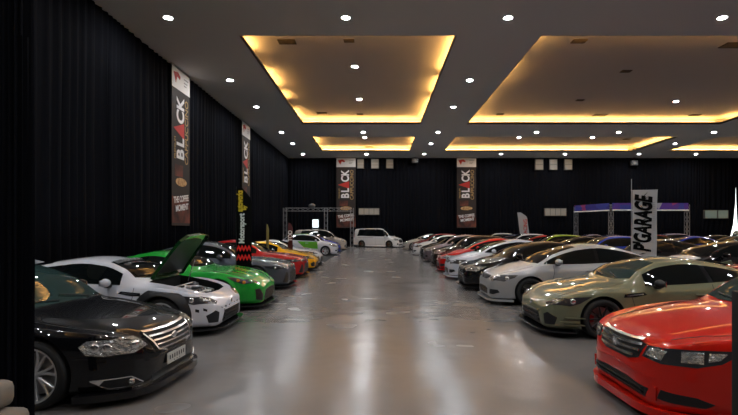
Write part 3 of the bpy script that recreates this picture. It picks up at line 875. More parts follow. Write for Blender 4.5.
def make_wedge_coupe(label, m, wheel=('five', ALLOY_DARK), wing=True, group=None, stripe=True):
    B = Body(L=4.32, Wd=1.86, H=1.25, fo=.90, wb=2.55, gc=.12, nose=.44, hood0=.60, cowl=1.42, zc=.90, rf=2.10, rm=2.5, rr=2.85, rg=3.7, deck=1.0, tail=.82,
             fender=.77, belt=.83, belt_r=.93, wr=.48, rw=.325, bump=.06, taper=.07, hoodcrown=.035)
    car = thing('coupe', label, 'car', group=group)
    finish_body(B, car)
    std_windows(B, car, t0=1.74, t1=3.25, bp=[2.75], rear_lean=.2)
    gaps(B, car, doors=[(1.50, 1.56), (2.72, 2.62)])
    add_wheels(B, car, wheel[0], wheel[1], rim_r=.242)
    lamp = B.patch('headlight', [('F', .56, .585), ('F', .66, .545), ('S', .38, .56), ('S', .55, .62), ('S', .76, .72), ('S', .52, .70), ('S', .36, .66)], LAMP_SMOKE, car)
    add_bulb(B, lamp, [('S', .36, .60), ('S', .48, .64)], .035, AMBER)
    B.patch('grille', sym([('F', -.34, .15), ('F', -.48, .24), ('F', -.42, .40), ('F', -.2, .42)]), MESH_BLACK, car, both=False)
    B.patch('bumper_vent', [('F', .60, .18), ('F', .56, .30), ('F', .68, .45), ('F', .77, .44), ('F', .75, .22)], MESH_BLACK, car)
    B.patch('fender_vent', [('S', 1.30, .40), ('S', 1.28, .62), ('S', 1.42, .66), ('S', 1.36, .42)], GLOSS_BLACK, car)
    if stripe:
        Y = mat('paint_yellow_green', (.35, .45, .02), rough=.3, coat=1)
        B.patch('lime_splash', [('F', .30, .50), ('F', .56, .46), ('F', .60, .51), ('F', .36, .56)], Y, car, off=.003)
        B.patch('lime_splash', [('T', .30, .30), ('T', .55, .20), ('T', .72, .24), ('T', .38, .38)], Y, car, off=.003)
    add_splitter(B, car, ext=.09)
    add_skirts(B, car, CARBON, out=.05)
    B.patch('tail_light', [('S', 4.1, .74), ('S', 4.05, .85), ('R', .62, .86), ('R', .56, .74)], LAMP_RED, car)
    add_flares(B, car, m, out=.035, wide=.07)
    add_mirror(B, car, 1.92, .87, m, size=.9)
    if wing:
        bm = bmesh.new(); add_box(bm, -2.08, -1.78, -.78, .78, 1.20, 1.225, bevel=.008); w = obj('rear_wing', bm, m, car, smooth=40)
        for sd in (1, -1):
            bm = bmesh.new(); add_prism(bm, [(-1.85, .93), (-1.95, .93), (-2.0, 1.21), (-1.85, 1.21)], sd * .5 - .01, sd * .5 + .01, axis='y'); obj('wing_support', bm, CARBON, w)
            bm = bmesh.new(); add_prism(bm, [(-1.74, 1.10), (-2.12, 1.10), (-2.12, 1.26), (-1.74, 1.23)], sd * .785 - .006, sd * .785 + .006, axis='y'); obj('wing_endplate', bm, m, w)
    return car, B

def make_small_hatch(label, m, wheel=('ten', ALLOY_DARK), tall=0., group=None, roof_m=None):
    B = Body(L=3.95, Wd=1.70, H=1.47 + tall, fo=.80, wb=2.48, gc=.15, nose=.52, hood0=.76, cowl=.98, zc=.98, rf=1.75, rm=2.3, rr=3.2, rg=3.80, deck=1.05, tail=.88,
             fender=.84, belt=.94, belt_r=1.0, wr=.56, rw=.31, bump=.025, taper=.06)
    car = thing('hatchback', label, 'car', group=group)
    finish_body(B, car)
    std_windows(B, car, t0=1.20, t1=3.65, bp=[2.2, 3.05])
    gaps(B, car, doors=[(1.30, 1.25), (2.2, 2.15), (3.1, 3.0)])
    add_wheels(B, car, wheel[0], wheel[1], rim_r=.225)
    lamp = B.patch('headlight', [('F', .44, .62), ('F', .60, .58), ('S', .28, .60), ('S', .50, .70), ('S', .60, .78), ('S', .34, .76), ('F', .56, .70)], LAMP_CLEAR, car)
    add_bulb(B, lamp, [('F', .58, .65), ('S', .34, .67)], .045)
    g = B.patch('grille', sym([('F', -.34, .60), ('F', -.40, .66), ('F', -.2, .68)]), MESH_BLACK, car, both=False)[0]
    slats(B, g, CHROME, -.3, .36, (.64,), w=.012)
    B.patch('bumper_intake', sym([('F', -.40, .22), ('F', -.46, .42), ('F', -.25, .46)]), MESH_BLACK, car, both=False)
    B.patch('fog_light', [('F', .56, .28), ('F', .58, .38), ('F', .70, .38), ('F', .70, .28)], BLACK_TRIM, car)
    add_splitter(B, car, ext=.04, m=m, th=.03)
    add_skirts(B, car, m)
    B.patch('tail_light', [('S', 3.75, .85), ('S', 3.72, 1.08), ('R', .60, 1.05), ('R', .58, .86)], LAMP_RED, car)
    add_mirror(B, car, 1.45, .98, m, size=.95)
    add_handles(B, car, (2.05, 2.9), .84, m)
    if roof_m:
        B.patch('roof_wrap', [('T', 1.82, .0), ('T', 1.80, .48), ('T', 2.5, .5), ('T', 3.2, .47), ('T', 3.22, -.47), ('T', 2.5, -.5), ('T', 1.80, -.48)], roof_m, car, both=False)
    return car, B

def make_van(label, m, wheel=('ten', ALLOY_GOLD), H=1.90, L=4.85, name='van', group=None, fancy=True):
    B = Body(L=L, Wd=1.85, H=H, fo=.88, wb=L - 1.9, gc=.15, nose=.58, hood0=.86, cowl=.82, zc=1.10, rf=1.75, rm=2.6, rr=L - .45, rg=L - .12, deck=1.15, tail=.9,
             fender=.92, belt=1.04, belt_r=1.08, wr=.68, rw=.335, bump=.015, taper=.03, crown=.06, tailw=.9,
             zt=[(0, .58), (.02, .66), (.07, .82), (.14, .88), (.45, 1.0), (.82, 1.10), (1.25, 1.10 + (H - 1.1) * .58), (1.70, H - .06), (2.4, H), (L - .5, H - .03), (L - .2, H - .09), (L - .08, 1.4), (L - .03, 1.1), (L, .9)])
    car = thing(name, label, 'van' if fancy else 'car', group=group)
    finish_body(B, car)
    std_windows(B, car, t0=1.0, t1=L - .45, bp=[1.45, 2.35, 3.6], rearglass=False, rear_lean=.1)
    gaps(B, car, doors=[(1.35, 1.3), (2.35, 2.35), (3.6, 3.6)])
    add_wheels(B, car, wheel[0], wheel[1], rim_r=.245)
    lamp = B.patch('headlight', [('F', .46, .72), ('F', .62, .70), ('S', .26, .70), ('S', .42, .80), ('S', .46, .90), ('S', .2, .86), ('F', .5, .80)], LAMP_SMOKE if fancy else LAMP_CLEAR, car)
    add_bulb(B, lamp, [('F', .58, .76), ('S', .28, .77)], .045)
    g = B.patch('grille', sym([('F', -.30, .48), ('F', -.42, .58), ('F', -.44, .76), ('F', -.2, .80)]), MESH_BLACK, car, both=False)[0]
    slats(B, g, CHROME, -.3, .42, (.56, .62, .68, .74), w=.018)
    B.patch('bumper_intake', sym([('F', -.46, .22), ('F', -.48, .34), ('F', -.25, .37)]), MESH_BLACK, car, both=False)
    B.patch('fog_light', [('F', .58, .26), ('F', .56, .40), ('F', .72, .46), ('F', .74, .28)], BLACK_TRIM, car)
    add_splitter(B, car, ext=.04, m=m, th=.04)
    add_skirts(B, car, m)
    B.strip('slide_rail', [('S', 2.6 + i * .2, .96) for i in range(9)], .02, BLACK_TRIM, car)
    B.patch('tail_light', [('S', L - .14, .95), ('S', L - .18, 1.4), ('R', .72, 1.38), ('R', .7, .96)], LAMP_RED, car)
    add_mirror(B, car, 1.22, 1.06, m, size=1.1)
    add_handles(B, car, (2.15, 2.6), .93, m)
    return car, B

HOOD_GREEN = mat('green_weave', (.006, .05, .012), rough=.2, coat=1)

# ==== ASSEMBLY
# ------------------------------------------------------------------ the hall
XL, XR, YN, YB, HC = -9.7, 40.5, -9.0, 50.0, 9.32
HR = HC + .48            # recessed ceiling of the coffers
FLOOR = mat('polished_concrete', (.2, .19, .18), rough=.3, spec=.5)
noise_color(FLOOR, (.155, .142, .133), (.185, .17, .16), .5, .2, .8, rough=(.10, .36, .8), detail=2)
_nt = FLOOR.node_tree; _tc = _nt.nodes.new('ShaderNodeTexCoord'); _n = _nt.nodes.new('ShaderNodeTexNoise'); _bu = _nt.nodes.new('ShaderNodeBump')
_n.inputs['Scale'].default_value = 2.6; _n.inputs['Detail'].default_value = 1; _bu.inputs['Strength'].default_value = .32; _bu.inputs['Distance'].default_value = .03
_nt.links.new(_tc.outputs['Object'], _n.inputs['Vector']); _nt.links.new(_n.outputs['Fac'], _bu.inputs['Height']); _nt.links.new(_bu.outputs['Normal'], _nt.nodes['Principled BSDF'].inputs['Normal'])
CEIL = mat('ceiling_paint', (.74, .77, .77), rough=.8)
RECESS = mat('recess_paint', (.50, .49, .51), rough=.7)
WALLB = mat('wall_black', (.006, .006, .007), rough=.9, spec=.05)
CURT = mat('black_drape', (.006, .0066, .009), rough=.9, spec=.05)
WARM = (1.0, .50, .12)

bm = bmesh.new(); add_box(bm, XL - .3, XR + .3, YN - .3, YB + .3, -.2, 0)
tag(obj('floor', bm, FLOOR), kind='structure')
for nm, a in (('wall_left', (XL - .3, XL, YN, YB)), ('wall_right', (XR, XR + .3, YN, YB)), ('wall_back', (XL - .3, XR + .3, YB, YB + .3)), ('wall_front', (XL - .3, XR + .3, YN - .3, YN))):
    bm = bmesh.new(); add_box(bm, *a, 0, HR + .3); tag(obj(nm, bm, WALLB), kind='structure')

CX = [(-5.4, 3.05), (6.4, 24.5), (27.8, 39.6)]
CY = [(-3.0, 15.3), (18.4, 33.7), (38.4, 45.4)]
bm = bmesh.new()
xs = [XL] + [v for c in CX for v in c] + [XR]; ys = [YN] + [v for c in CY for v in c] + [YB]
for i in range(len(xs) - 1):
    for j in range(len(ys) - 1):
        if i % 2 == 1 and j % 2 == 1: continue
        add_box(bm, xs[i], xs[i + 1], ys[j], ys[j + 1], HC, HC + .10)
ceiling = tag(obj('ceiling', bm, CEIL), kind='structure')
TUBE = mat('warm_tube', (1, .8, .5), emit=WARM, es=COVE_STRENGTH)
random.seed(4)
for cx in CX:
    for cy in CY:
        bm = bmesh.new(); o_ = .5
        x0, x1, y0, y1 = cx[0] - o_, cx[1] + o_, cy[0] - o_, cy[1] + o_
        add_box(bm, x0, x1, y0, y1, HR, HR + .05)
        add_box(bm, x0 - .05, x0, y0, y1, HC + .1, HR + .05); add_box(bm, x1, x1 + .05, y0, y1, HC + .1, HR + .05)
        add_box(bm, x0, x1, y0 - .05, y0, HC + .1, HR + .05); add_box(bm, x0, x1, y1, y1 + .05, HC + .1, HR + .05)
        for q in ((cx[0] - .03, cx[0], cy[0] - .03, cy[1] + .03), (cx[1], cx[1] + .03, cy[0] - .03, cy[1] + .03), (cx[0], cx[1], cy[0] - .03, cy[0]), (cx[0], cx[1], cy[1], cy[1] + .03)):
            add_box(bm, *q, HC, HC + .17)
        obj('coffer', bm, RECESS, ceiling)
        bm = bmesh.new()
        z = HC + .17; d = .22
        for (ax, lo, hi, fix) in (('x', cx[0], cx[1], cy[0] - d), ('x', cx[0], cx[1], cy[1] + d), ('y', cy[0], cy[1], cx[0] - d), ('y', cy[0], cy[1], cx[1] + d)):
            p = lo
            while p < hi - .3:
                l = min(1.2, hi - p)
                if ax == 'x' or random.random() < .62:
                    if ax == 'x': add_box(bm, p, p + l, fix - .03, fix + .03, z, z + .05)
                    else: add_box(bm, fix - .03, fix + .03, p, p + l, z, z + .05)
                p += 1.28
        obj('cove_tubes', bm, TUBE, ceiling)

# ceiling downlights
LENS = mat('downlight_lens', (1, 1, 1), emit=(.93, .96, 1.0), es=LAMP_STRENGTH)
RING = mat('downlight_ring', (.6, .6, .58), rough=.4)
def downlight(x, y, z, label, group):
    t = thing('ceiling_downlight', label, 'ceiling light', (x, y, z), 0, group)
    bm = bmesh.new()
    r1 = [bm.verts.new((.19 * math.cos(2 * PI * i / 24), .19 * math.sin(2 * PI * i / 24), 0)) for i in range(24)]
    r2 = [bm.verts.new((.18 * math.cos(2 * PI * i / 24), .18 * math.sin(2 * PI * i / 24), -.025)) for i in range(24)]
    r3 = [bm.verts.new((.135 * math.cos(2 * PI * i / 24), .135 * math.sin(2 * PI * i / 24), -.02)) for i in range(24)]
    for A, C in ((r1, r2), (r2, r3)):
        for i in range(24): bm.faces.new((A[i], A[(i + 1) % 24], C[(i + 1) % 24], C[i]))
    obj('trim_ring', bm, RING, t)
    bm = bmesh.new(); bmesh.ops.create_circle(bm, cap_ends=True, segments=24, radius=.135)
    for v in bm.verts: v.co.z = -.02
    for f in bm.faces: f.normal_update()
    if bm.faces[:][0].normal.z > 0: bmesh.ops.reverse_faces(bm, faces=bm.faces[:])
    obj('lens', bm, LENS, t)
    return t
dl = None
AY = [-4, 0.5, 5, 10.3, 16.8, 23.8, 29.0, 36.5, 41.3, 47.0]  # rows near the camera are unseen, an intermediate one added for paint reflections
MY = [16.8, 36.5, 47.0]
spots = []
for x, ys_, nm in ((-7.5, AY, 'the ceiling strip along the left drape'), (4.65, AY, 'the ceiling strip between first and second coffer rows'), (26.1, AY, 'the ceiling strip between the wide and the last coffers'),
                   (-1.15, MY, 'the cross strips of ceiling at the narrow coffers'), (12.3, MY, 'the cross strips of ceiling at the wide coffers'), (18.7, MY, 'the cross strips of ceiling at the wide coffers'), (31.8, MY, 'the cross strips of ceiling at the last coffers')):
    for y in ys_: spots.append((x, y, HC, nm))
for x, ys_, nm in ((-1.15, (0, 5, 10, 23.2, 29.0, 41.0), 'the recessed panels of the narrow coffers'), (12.3, (0, 5, 10, 41.0), 'the recessed panels of the wide coffers'), (18.7, (0, 5, 10, 29.5, 41.0), 'the recessed panels of the wide coffers'), (31.8, (10, 41.0), 'the recessed panels of the last coffers')):  # near coffers are out of view, with extra lamps added for dots on paint
    for y in ys_: spots.append((x, y, HR, nm))
for x, y, z, nm in spots:
    lab = 'small round white downlight set into ' + nm
    if dl is None: dl = downlight(x, y, z, lab, 'downlights in ' + nm)
    else:
        c = copy_tree(dl); c.location = (x, y, z); c['label'] = lab; c['group'] = 'downlights in ' + nm

# vents on the recessed ceilings
VENT = mat('vent_dark', (.05, .04, .035), rough=.6); VSL = mat('vent_slat', (.09, .075, .06), rough=.5)
vent0 = None
for i, (px, py, w) in enumerate([(287, 41.6, .75), (349, 40.5, .45), (322, 113, .7), (360, 114, .45), (369, 147, .9), (579, 41, .6), (626, 71, .5), (580, 100, .45), (600, 115, .9), (500, 114, .5), (695, 115, .7), (733, 45, .9), (473, 147.5, .9), (599, 148, .9), (627, 139, .6)]):
    s = (230 - py) / (HR - 1.72); x = (px - 378) / s; y = F_PX / s
    wide = 'narrow' if x < 4 else 'wide'
    lab, grp = 'dark rectangular air vent in the recessed panel of a %s coffer' % wide, 'air vents of the %s coffers' % wide
    if vent0 is None:
        vent0 = thing('ceiling_vent', lab, 'air vent', (x, y, HR), 0, grp)
        bm = bmesh.new(); add_box(bm, -.5, .5, -.3, .3, -.03, 0); obj('backing', bm, VENT, vent0)
        bm = bmesh.new()
        for k in range(7): add_box(bm, -.47, .47, -.26 + k * .08, -.23 + k * .08, -.045, -.03)
        obj('slats', bm, VSL, vent0); v = vent0
    else:
        v = copy_tree(vent0); v.location = (x, y, HR); v['label'] = lab; v['group'] = grp
    v.scale = (w, w * 1.1, 1)

# drapes
def drape(name, label, p0, p1, z1, amp=.07, period=.42, nz=4, seed=1, gap0=0, gap1=0, z0=.02, grp=None):
    """pleated cloth from p0 to p1; gap0/gap1 pull the lower corner sideways so the edge parts"""
    rnd = random.Random(seed)
    p0 = Vector((*p0, 0)); p1 = Vector((*p1, 0)); d = (p1 - p0); L_ = d.length; u = d / L_; n = Vector((-u.y, u.x, 0))
    N = int(L_ / .07); bm = bmesh.new(); rows = []
    ph = 0; phs = []
    for i in range(N + 1):
        ph += 2 * PI * .07 / (period * (1 + .5 * math.sin(i * .11 + seed) * math.sin(i * .037)))
        phs.append(ph)
    for k in range(nz + 1):
        z = z0 + (z1 - z0) * k / nz; q = 1 - k / nz; row = []
        for i in range(N + 1):
            f = i / N; s = f * L_
            if gap0: s = max(s, 0) + gap0 * q ** 4 * (1 - f) ** 6
            if gap1: s = s - gap1 * q ** 4 * f ** 6
            a = amp * (.55 + .45 * q) * (math.sin(phs[i]) + .35 * math.sin(phs[i] * 2.3 + seed))
            row.append(bm.verts.new(p0 + u * s + n * (a + .02 * math.sin(z * 2 + i * .05)) + Vector((0, 0, z))))
        rows.append(row)
    for A, C in zip(rows, rows[1:]):
        for i in range(N): bm.faces.new((A[i], A[i + 1], C[i + 1], C[i]))
    o = obj(name, bm, CURT, smooth=70)
    md = o.modifiers.new('thickness', 'SOLIDIFY'); md.thickness = .012
    return tag(o, label, 'curtain', grp)
drape('curtain', 'tall black pleated drape covering the whole left wall', (XL + .22, YN + .3), (XL + .22, YB - .35), HC - .01, seed=2)
drape('curtain', 'black pleated drape covering the back wall up to the bright gap', (XL + .3, YB - .35), (37.75, YB - .35), HC - .01, seed=3, gap1=.8)
drape('curtain', 'short black drape at the far right of the back wall beyond the bright gap', (37.85, YB - .35), (XR - .3, YB - .35), HC - .01, seed=5, gap0=.45)
drape('curtain', 'black pleated drape along the right-hand wall of the hall', (XR - .22, YB - .4), (XR - .22, YN + .3), HC - .01, seed=7)

# daylight behind the parted drape and small windows
DAY = mat('daylight', (1, 1, 1), emit=(.9, 1.0, .95), es=3.0)
bm = bmesh.new(); add_box(bm, 36.6, 38.6, YB - .12, YB - .06, .05, 6.2); tag(obj('door_1', bm, DAY), kind='structure')
PANE = mat('dim_daylit_pane', (.30, .28, .24), rough=.25, emit=(.6, .56, .47), es=.06)  # dim daylight through blinds, put into the beige base and a faint glow
PANE_G = mat('green_pane', (.2, .25, .22), rough=.25, emit=(.55, .7, .6), es=.09)
WFRAME = mat('window_frame', (.10, .09, .08), rough=.5)
def window(n, px0, px1, py0, py1, m=PANE, cols=1, rows=1):
    Y = YB - .62; s = F_PX / Y
    x0, x1, z1, z0 = (px0 - 378) / s, (px1 - 378) / s, 1.72 + (230 - py0) / s, 1.72 + (230 - py1) / s
    bm = bmesh.new(); add_box(bm, x0, x1, Y, Y + .02, z0, z1)
    w = tag(obj('window_%d' % n, bm, m), kind='structure')
    bm = bmesh.new(); f = .05
    for q in ((x0 - f, x0, z0 - f, z1 + f), (x1, x1 + f, z0 - f, z1 + f), (x0, x1, z0 - f, z0), (x0, x1, z1, z1 + f)): add_box(bm, q[0], q[1], Y - .03, Y + .2, q[2], q[3])
    for i in range(1, cols): xx = x0 + (x1 - x0) * i / cols; add_box(bm, xx - .025, xx + .025, Y - .02, Y + .02, z0, z1)
    for i in range(1, rows): zz = z0 + (z1 - z0) * i / rows; add_box(bm, x0, x1, Y - .02, Y + .02, zz - .02, zz + .02)
    obj('window_frame', bm, WFRAME, w)
k = 1
for a in ((357.5, 363.5, 159, 168, PANE, 1, 3), (371.5, 378.5, 159, 168, PANE, 1, 3), (386.5, 393, 159, 168, PANE, 1, 3), (535.5, 543, 159.5, 169.5, PANE, 1, 2), (550, 557, 159.5, 169.5, PANE, 1, 2), (565, 572, 159.5, 169.5, PANE, 1, 2),
          (359, 379, 208.5, 214.5, PANE, 4, 1), (545, 566, 208.5, 215.5, PANE, 4, 1), (705, 717, 210.5, 218, PANE_G, 1, 1), (718, 728, 210.5, 218, PANE_G, 1, 1)):
    window(k, *a); k += 1
DAYW = mat('bright_pane', (1, 1, 1), emit=(.85, .95, 1.0), es=1.3)
window(k, 312.5, 318.5, 219.5, 227.5, DAYW)

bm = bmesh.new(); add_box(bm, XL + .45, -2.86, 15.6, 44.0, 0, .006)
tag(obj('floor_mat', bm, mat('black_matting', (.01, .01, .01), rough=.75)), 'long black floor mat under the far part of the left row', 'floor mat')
for n_, (px, py, lab) in enumerate(((415, 160.5, 'small grey wall speaker box high on the back wall, near the narrow windows'), (634, 163, 'small grey projector box high on the back wall, hanging from the ceiling'))):
    Y = YB - .9; s = F_PX / Y
    t = thing('speaker_box' if n_ == 0 else 'ceiling_projector', lab, 'speaker' if n_ == 0 else 'projector', ((px - 378) / s, Y, 1.72 + (230 - py) / s - .25))
    bm = bmesh.new(); add_box(bm, -.33, .33, -.2, .2, 0, .5, bevel=.04); obj('housing', bm, mat('grey_plastic', (.12, .12, .12), rough=.5), t, smooth=40)
    bm = bmesh.new(); add_cyl(bm, (0, -.2, .25), (0, -.23, .25), .17, .15, 20); obj('front_cone', bm, mat('pale_plastic', (.25, .25, .24), rough=.4), t)
    bm = bmesh.new(); add_box(bm, -.03, .03, -.03, .03, .5, HC - t.location.z); obj('bracket', bm, BLACK_TRIM, t)

WHITE = mat('print_white', (.8, .8, .8), rough=.6); REDP = mat('print_red', (.55, .03, .02), rough=.6); GOLD = mat('print_gold', (.5, .33, .12), rough=.6)
YEL = mat('print_yellow', (.65, .48, .02), rough=.6); BLK = mat('print_black', (.006, .006, .006), rough=.8, spec=.05)
CLOTH = mat('banner_cloth', (.03, .022, .018), rough=.7)
PHOTO = noise_color(mat('printed_picture', (.1, .04, .03), rough=.7), (.015, .008, .007), (.22, .06, .035), 1.6, .35, .65, stretch=(1, 1, .6))
CREMA = noise_color(mat('printed_coffee', (.4, .22, .08), rough=.6), (.30, .13, .04), (.75, .5, .22), 5)
def coffee_banner(label, loc, rz, grp=None):
    t = thing('hanging_banner', label, 'banner', loc, rz, grp)
    w, h = 1.0, 7.35
    bm = bmesh.new(); rows = []
    for i in range(13):
        z = h * i / 12; rows.append([bm.verts.new((x, .02 * math.sin(z * 1.3) * 0 + y, z)) for x, y in ((-w, 0), (w, 0), (w, .02), (-w, .02))])
    for A, C in zip(rows, rows[1:]):
        for i in range(4): bm.faces.new((A[i], A[(i + 1) % 4], C[(i + 1) % 4], C[i]))
    bm.faces.new(rows[0][::-1]); bm.faces.new(rows[-1])
    obj('cloth', bm, CLOTH, t)
    bm = bmesh.new(); add_box(bm, -w, w, -.008, -.001, h - 1.0, h - .05); obj('header_panel', bm, WHITE, t)
    bm = bmesh.new(); add_prism(bm, [(-.85, h - .3), (-.35, h - .2), (-.1, h - .35), (-.15, h - .5), (-.45, h - .42), (-.6, h - .75)], -.014, -.008, axis='y'); obj('header_emblem', bm, REDP, t)
    for i, z in enumerate((h - .35, h - .52, h - .66)):
        bm = bmesh.new(); add_box(bm, .3, .8 - .1 * i, -.012, -.008, z, z + .05); obj('small_print', bm, mat('print_grey', (.3, .3, .3)), t)
    bm = bmesh.new(); add_cyl(bm, (-w - .05, .01, h + .0), (w + .05, .01, h + .0), .03, .03, 10); obj('hanging_rod', bm, ALLOY, t)
    # vertical wordmark, read upwards; the A is a red triangle
    for ch, z in (('B', 3.35), ('L', 3.93), ('C', 5.12), ('K', 5.72)):
        letters('lettering', ch, 1.12, WHITE, t, (-.05, -.008, z), rot=-PI / 2, extrude=.004, squash=.8, bold=.035).data.name = 'lettering'
    bm = bmesh.new(); add_prism(bm, [(-.85, 4.5), (.33, 4.12), (.33, 4.88)], -.012, -.006, axis='y'); obj('red_triangle', bm, REDP, t)
    letters('lettering', 'CAPPUCCINO', .5, GOLD, t, (.62, -.008, 4.5), rot=-PI / 2, extrude=.004, squash=.98)
    letters('lettering', 'PREMIUM', .25, GOLD, t, (-.68, -.008, 3.6), rot=-PI / 2, extrude=.004)
    bm = bmesh.new(); add_box(bm, -w, w, -.006, -.001, .12, 1.35); obj('printed_picture', bm, PHOTO, t)
    bm = bmesh.new(); add_box(bm, -w * .7, w * .2, -.005, -.001, 2.3, 2.85); obj('printed_picture', bm, PHOTO, t)
    bm = bmesh.new(); add_prism(bm, [(.0 + .62 * math.cos(2 * PI * i / 28), 2.05 + .2 * math.sin(2 * PI * i / 28)) for i in range(28)], -.012, -.006, axis='y'); obj('printed_cup', bm, CREMA, t)
    letters('lettering', 'THE COFFEE', .40, WHITE, t, (0, -.012, 1.25), rot=-.12, extrude=.004, squash=.75, bold=.012)
    letters('lettering', 'MOMENT', .40, WHITE, t, (.1, -.012, .85), rot=-.12, extrude=.004, squash=.85, bold=.012)
    return t
sb = F_PX / 49.0
b0 = coffee_banner('black coffee banner on the back wall, behind the small truss frame', ((346 - 378) / sb, 49.0, 1.93), 0)
c = copy_tree(b0); c.location = ((466.5 - 378) / sb, 49.0, 1.93); c['label'] = 'black coffee banner on the back wall, right of the central aisle'
c = copy_tree(b0); c.location = (XL + .36, 22.3, 1.93); c.rotation_euler.z = PI / 2; c['label'] = 'nearest of the black coffee banners on the left drape'
c = copy_tree(b0); c.location = (XL + .36, 33.3, 1.93); c.rotation_euler.z = PI / 2; c['label'] = 'farther coffee banner on the left drape, behind the feather flag'
for o_ in (c,): pass

# white vertical sign banner on its own stand
t = thing('standing_banner', 'tall white banner with black brush lettering behind the silver sedan', 'banner', ((644 - 378) / 28.7, F_PX / 28.7, 0))
bm = bmesh.new()
rows = []
for i in range(11):
    z = .35 + 2.75 * i / 10; xo = .03 * (z - 3.1) * -1 * 0
    rows.append([bm.verts.new((x + .05 * (z / 3.1), y + .015 * math.sin(z * 3 + x * 2), z)) for x, y in ((-.44, 0), (0, -.01), (.42, 0), (.42, .012), (-.44, .012))])
for A, C in zip(rows, rows[1:]):
    for i in range(5): bm.faces.new((A[i], A[(i + 1) % 5], C[(i + 1) % 5], C[i]))
bm.faces.new(rows[0][::-1]); bm.faces.new(rows[-1]); obj('cloth', bm, mat('white_cloth', (.5, .5, .5), rough=.8), t, smooth=40)
bm = bmesh.new(); add_cyl(bm, (-.42, .03, 0), (-.42, .03, 3.5), .018, .012, 10); add_cyl(bm, (-.44, .03, 3.1), (.5, .03, 3.12), .012, .01, 8); obj('pole', bm, ALLOY, t)
bm = bmesh.new(); add_box(bm, -.6, .1, -.03, .07, 0, .03); add_box(bm, -.45, -.39, -.35, .35, 0, .03); obj('base', bm, BLACK_TRIM, t)
letters('lettering', "P'GARAGE", .80, BLK, t, (-.02, -.022, 1.92), rot=-PI / 2 + .03, extrude=.006, squash=.52, shear=.25, bold=.035)
random.seed(3)
bm = bmesh.new()
for i in range(16):
    z = .75 + 2.2 * i / 15; x = .0 + random.uniform(-.16, .10); a = random.uniform(-.9, .9)
    dx, dz = .13 * math.cos(a), .13 * math.sin(a); w_ = .018
    add_prism(bm, [(x - dx - w_ * .3, z - dz), (x, z - w_), (x + dx, z + dz), (x, z + w_)], -.030, -.022, axis='y')
obj('brush_strokes', bm, BLK, t)
letters('lettering', 'SPECIALIST AUTOMOTIVE'[:0] + 'I I I I I I I I I I I I I I I', .13, mat('print_grey', (.3, .3, .3)), t, (.34, -.022, 2.2), rot=-PI / 2, extrude=.004)

def feather_flag(name, label, x, y, z0, z1, w, m_cloth, items, lean=0.0, pole_m=None):
    t = thing(name, label, 'flag', (x, y, 0))
    bm = bmesh.new(); rows = []
    for i in range(17):
        q = i / 16; z = z0 + (z1 - z0) * q
        wr_ = w * min(1, (1 - q) * 5 + .25) ** .7
        x0 = lean * q
        rows.append([bm.verts.new((xx, yy + .02 * math.sin(q * 7 + xx * 6), z)) for xx, yy in ((x0, 0), (x0 + wr_ * .5, -.006), (x0 + wr_, 0), (x0 + wr_, .008), (x0, .008))])
    for A, C in zip(rows, rows[1:]):
        for i in range(5): bm.faces.new((A[i], A[(i + 1) % 5], C[(i + 1) % 5], C[i]))
    bm.faces.new(rows[0][::-1]); bm.faces.new(rows[-1]); obj('cloth', bm, m_cloth, t, smooth=40)
    bm = bmesh.new(); add_cyl(bm, (-.01, .01, 0), (lean - .01, .01, z1 + .05), .016, .008, 8); obj('pole', bm, pole_m or ALLOY_DARK, t)
    bm = bmesh.new(); add_box(bm, -.25, .25, -.03, .03, 0, .03); add_box(bm, -.03, .03, -.25, .25, 0, .03); obj('base', bm, BLACK_TRIM, t)
    for (txt, sz, mm, xx, zz, sq) in items:
        letters('lettering', txt, sz, mm, t, (xx, -.032, zz), rot=-PI / 2, extrude=.004, squash=sq, bold=.008)
    return t
s = 38.
ff = feather_flag('feather_flag', 'black feather flag with yellow and white lettering and a red zigzag, behind the green coupe', (236.5 - 378) / s, F_PX / s, .75, 2.82, .40, BLK,
    [('autoworks', .22, YEL, .10, 2.48, .58), ('by', .12, YEL, .22, 2.3, 1), ('Motorsport', .20, WHITE, .15, 1.76, .82)])
bm = bmesh.new()
for k_ in range(2):
    z = 1.26 - .24 * k_
    zz = [(.02 + .36 * i / 8, z + (.07 if i % 2 else -.02)) for i in range(9)]
    add_prism(bm, zz + [(x, q - .09) for x, q in zz[::-1]], -.04, -.03, axis='y')
obj('red_zigzag', bm, mat('print_bright_red', (.8, .02, .02), rough=.5), ff)
s = F_PX / 38.35
f2 = feather_flag('feather_flag', 'white feather flag with red lettering behind the right row of cars', (521 - 378) / s, F_PX / s, .8, 3.15, .75, mat('white_cloth', (.5, .5, .5)), [('RACING', .42, REDP, .36, 1.9, .9)], lean=-.3)
s = F_PX / 21.85
feather_flag('feather_flag', 'slim maroon flag with pale lettering among the far left cars', (288 - 378) / s, F_PX / s, .6, 2.05, .22, mat('maroon_cloth', (.07, .008, .01)), [('SONAX'[:0] + 'TOD', .26, WHITE, .11, 1.45, .9)])
s = F_PX / 18.87
feather_flag('feather_flag', 'very thin yellow and black flag between the grey and red hatchbacks', (266.5 - 378) / s, F_PX / s, .6, 1.95, .10, mat('dim_yellow_cloth', (.22, .19, .05)), [])

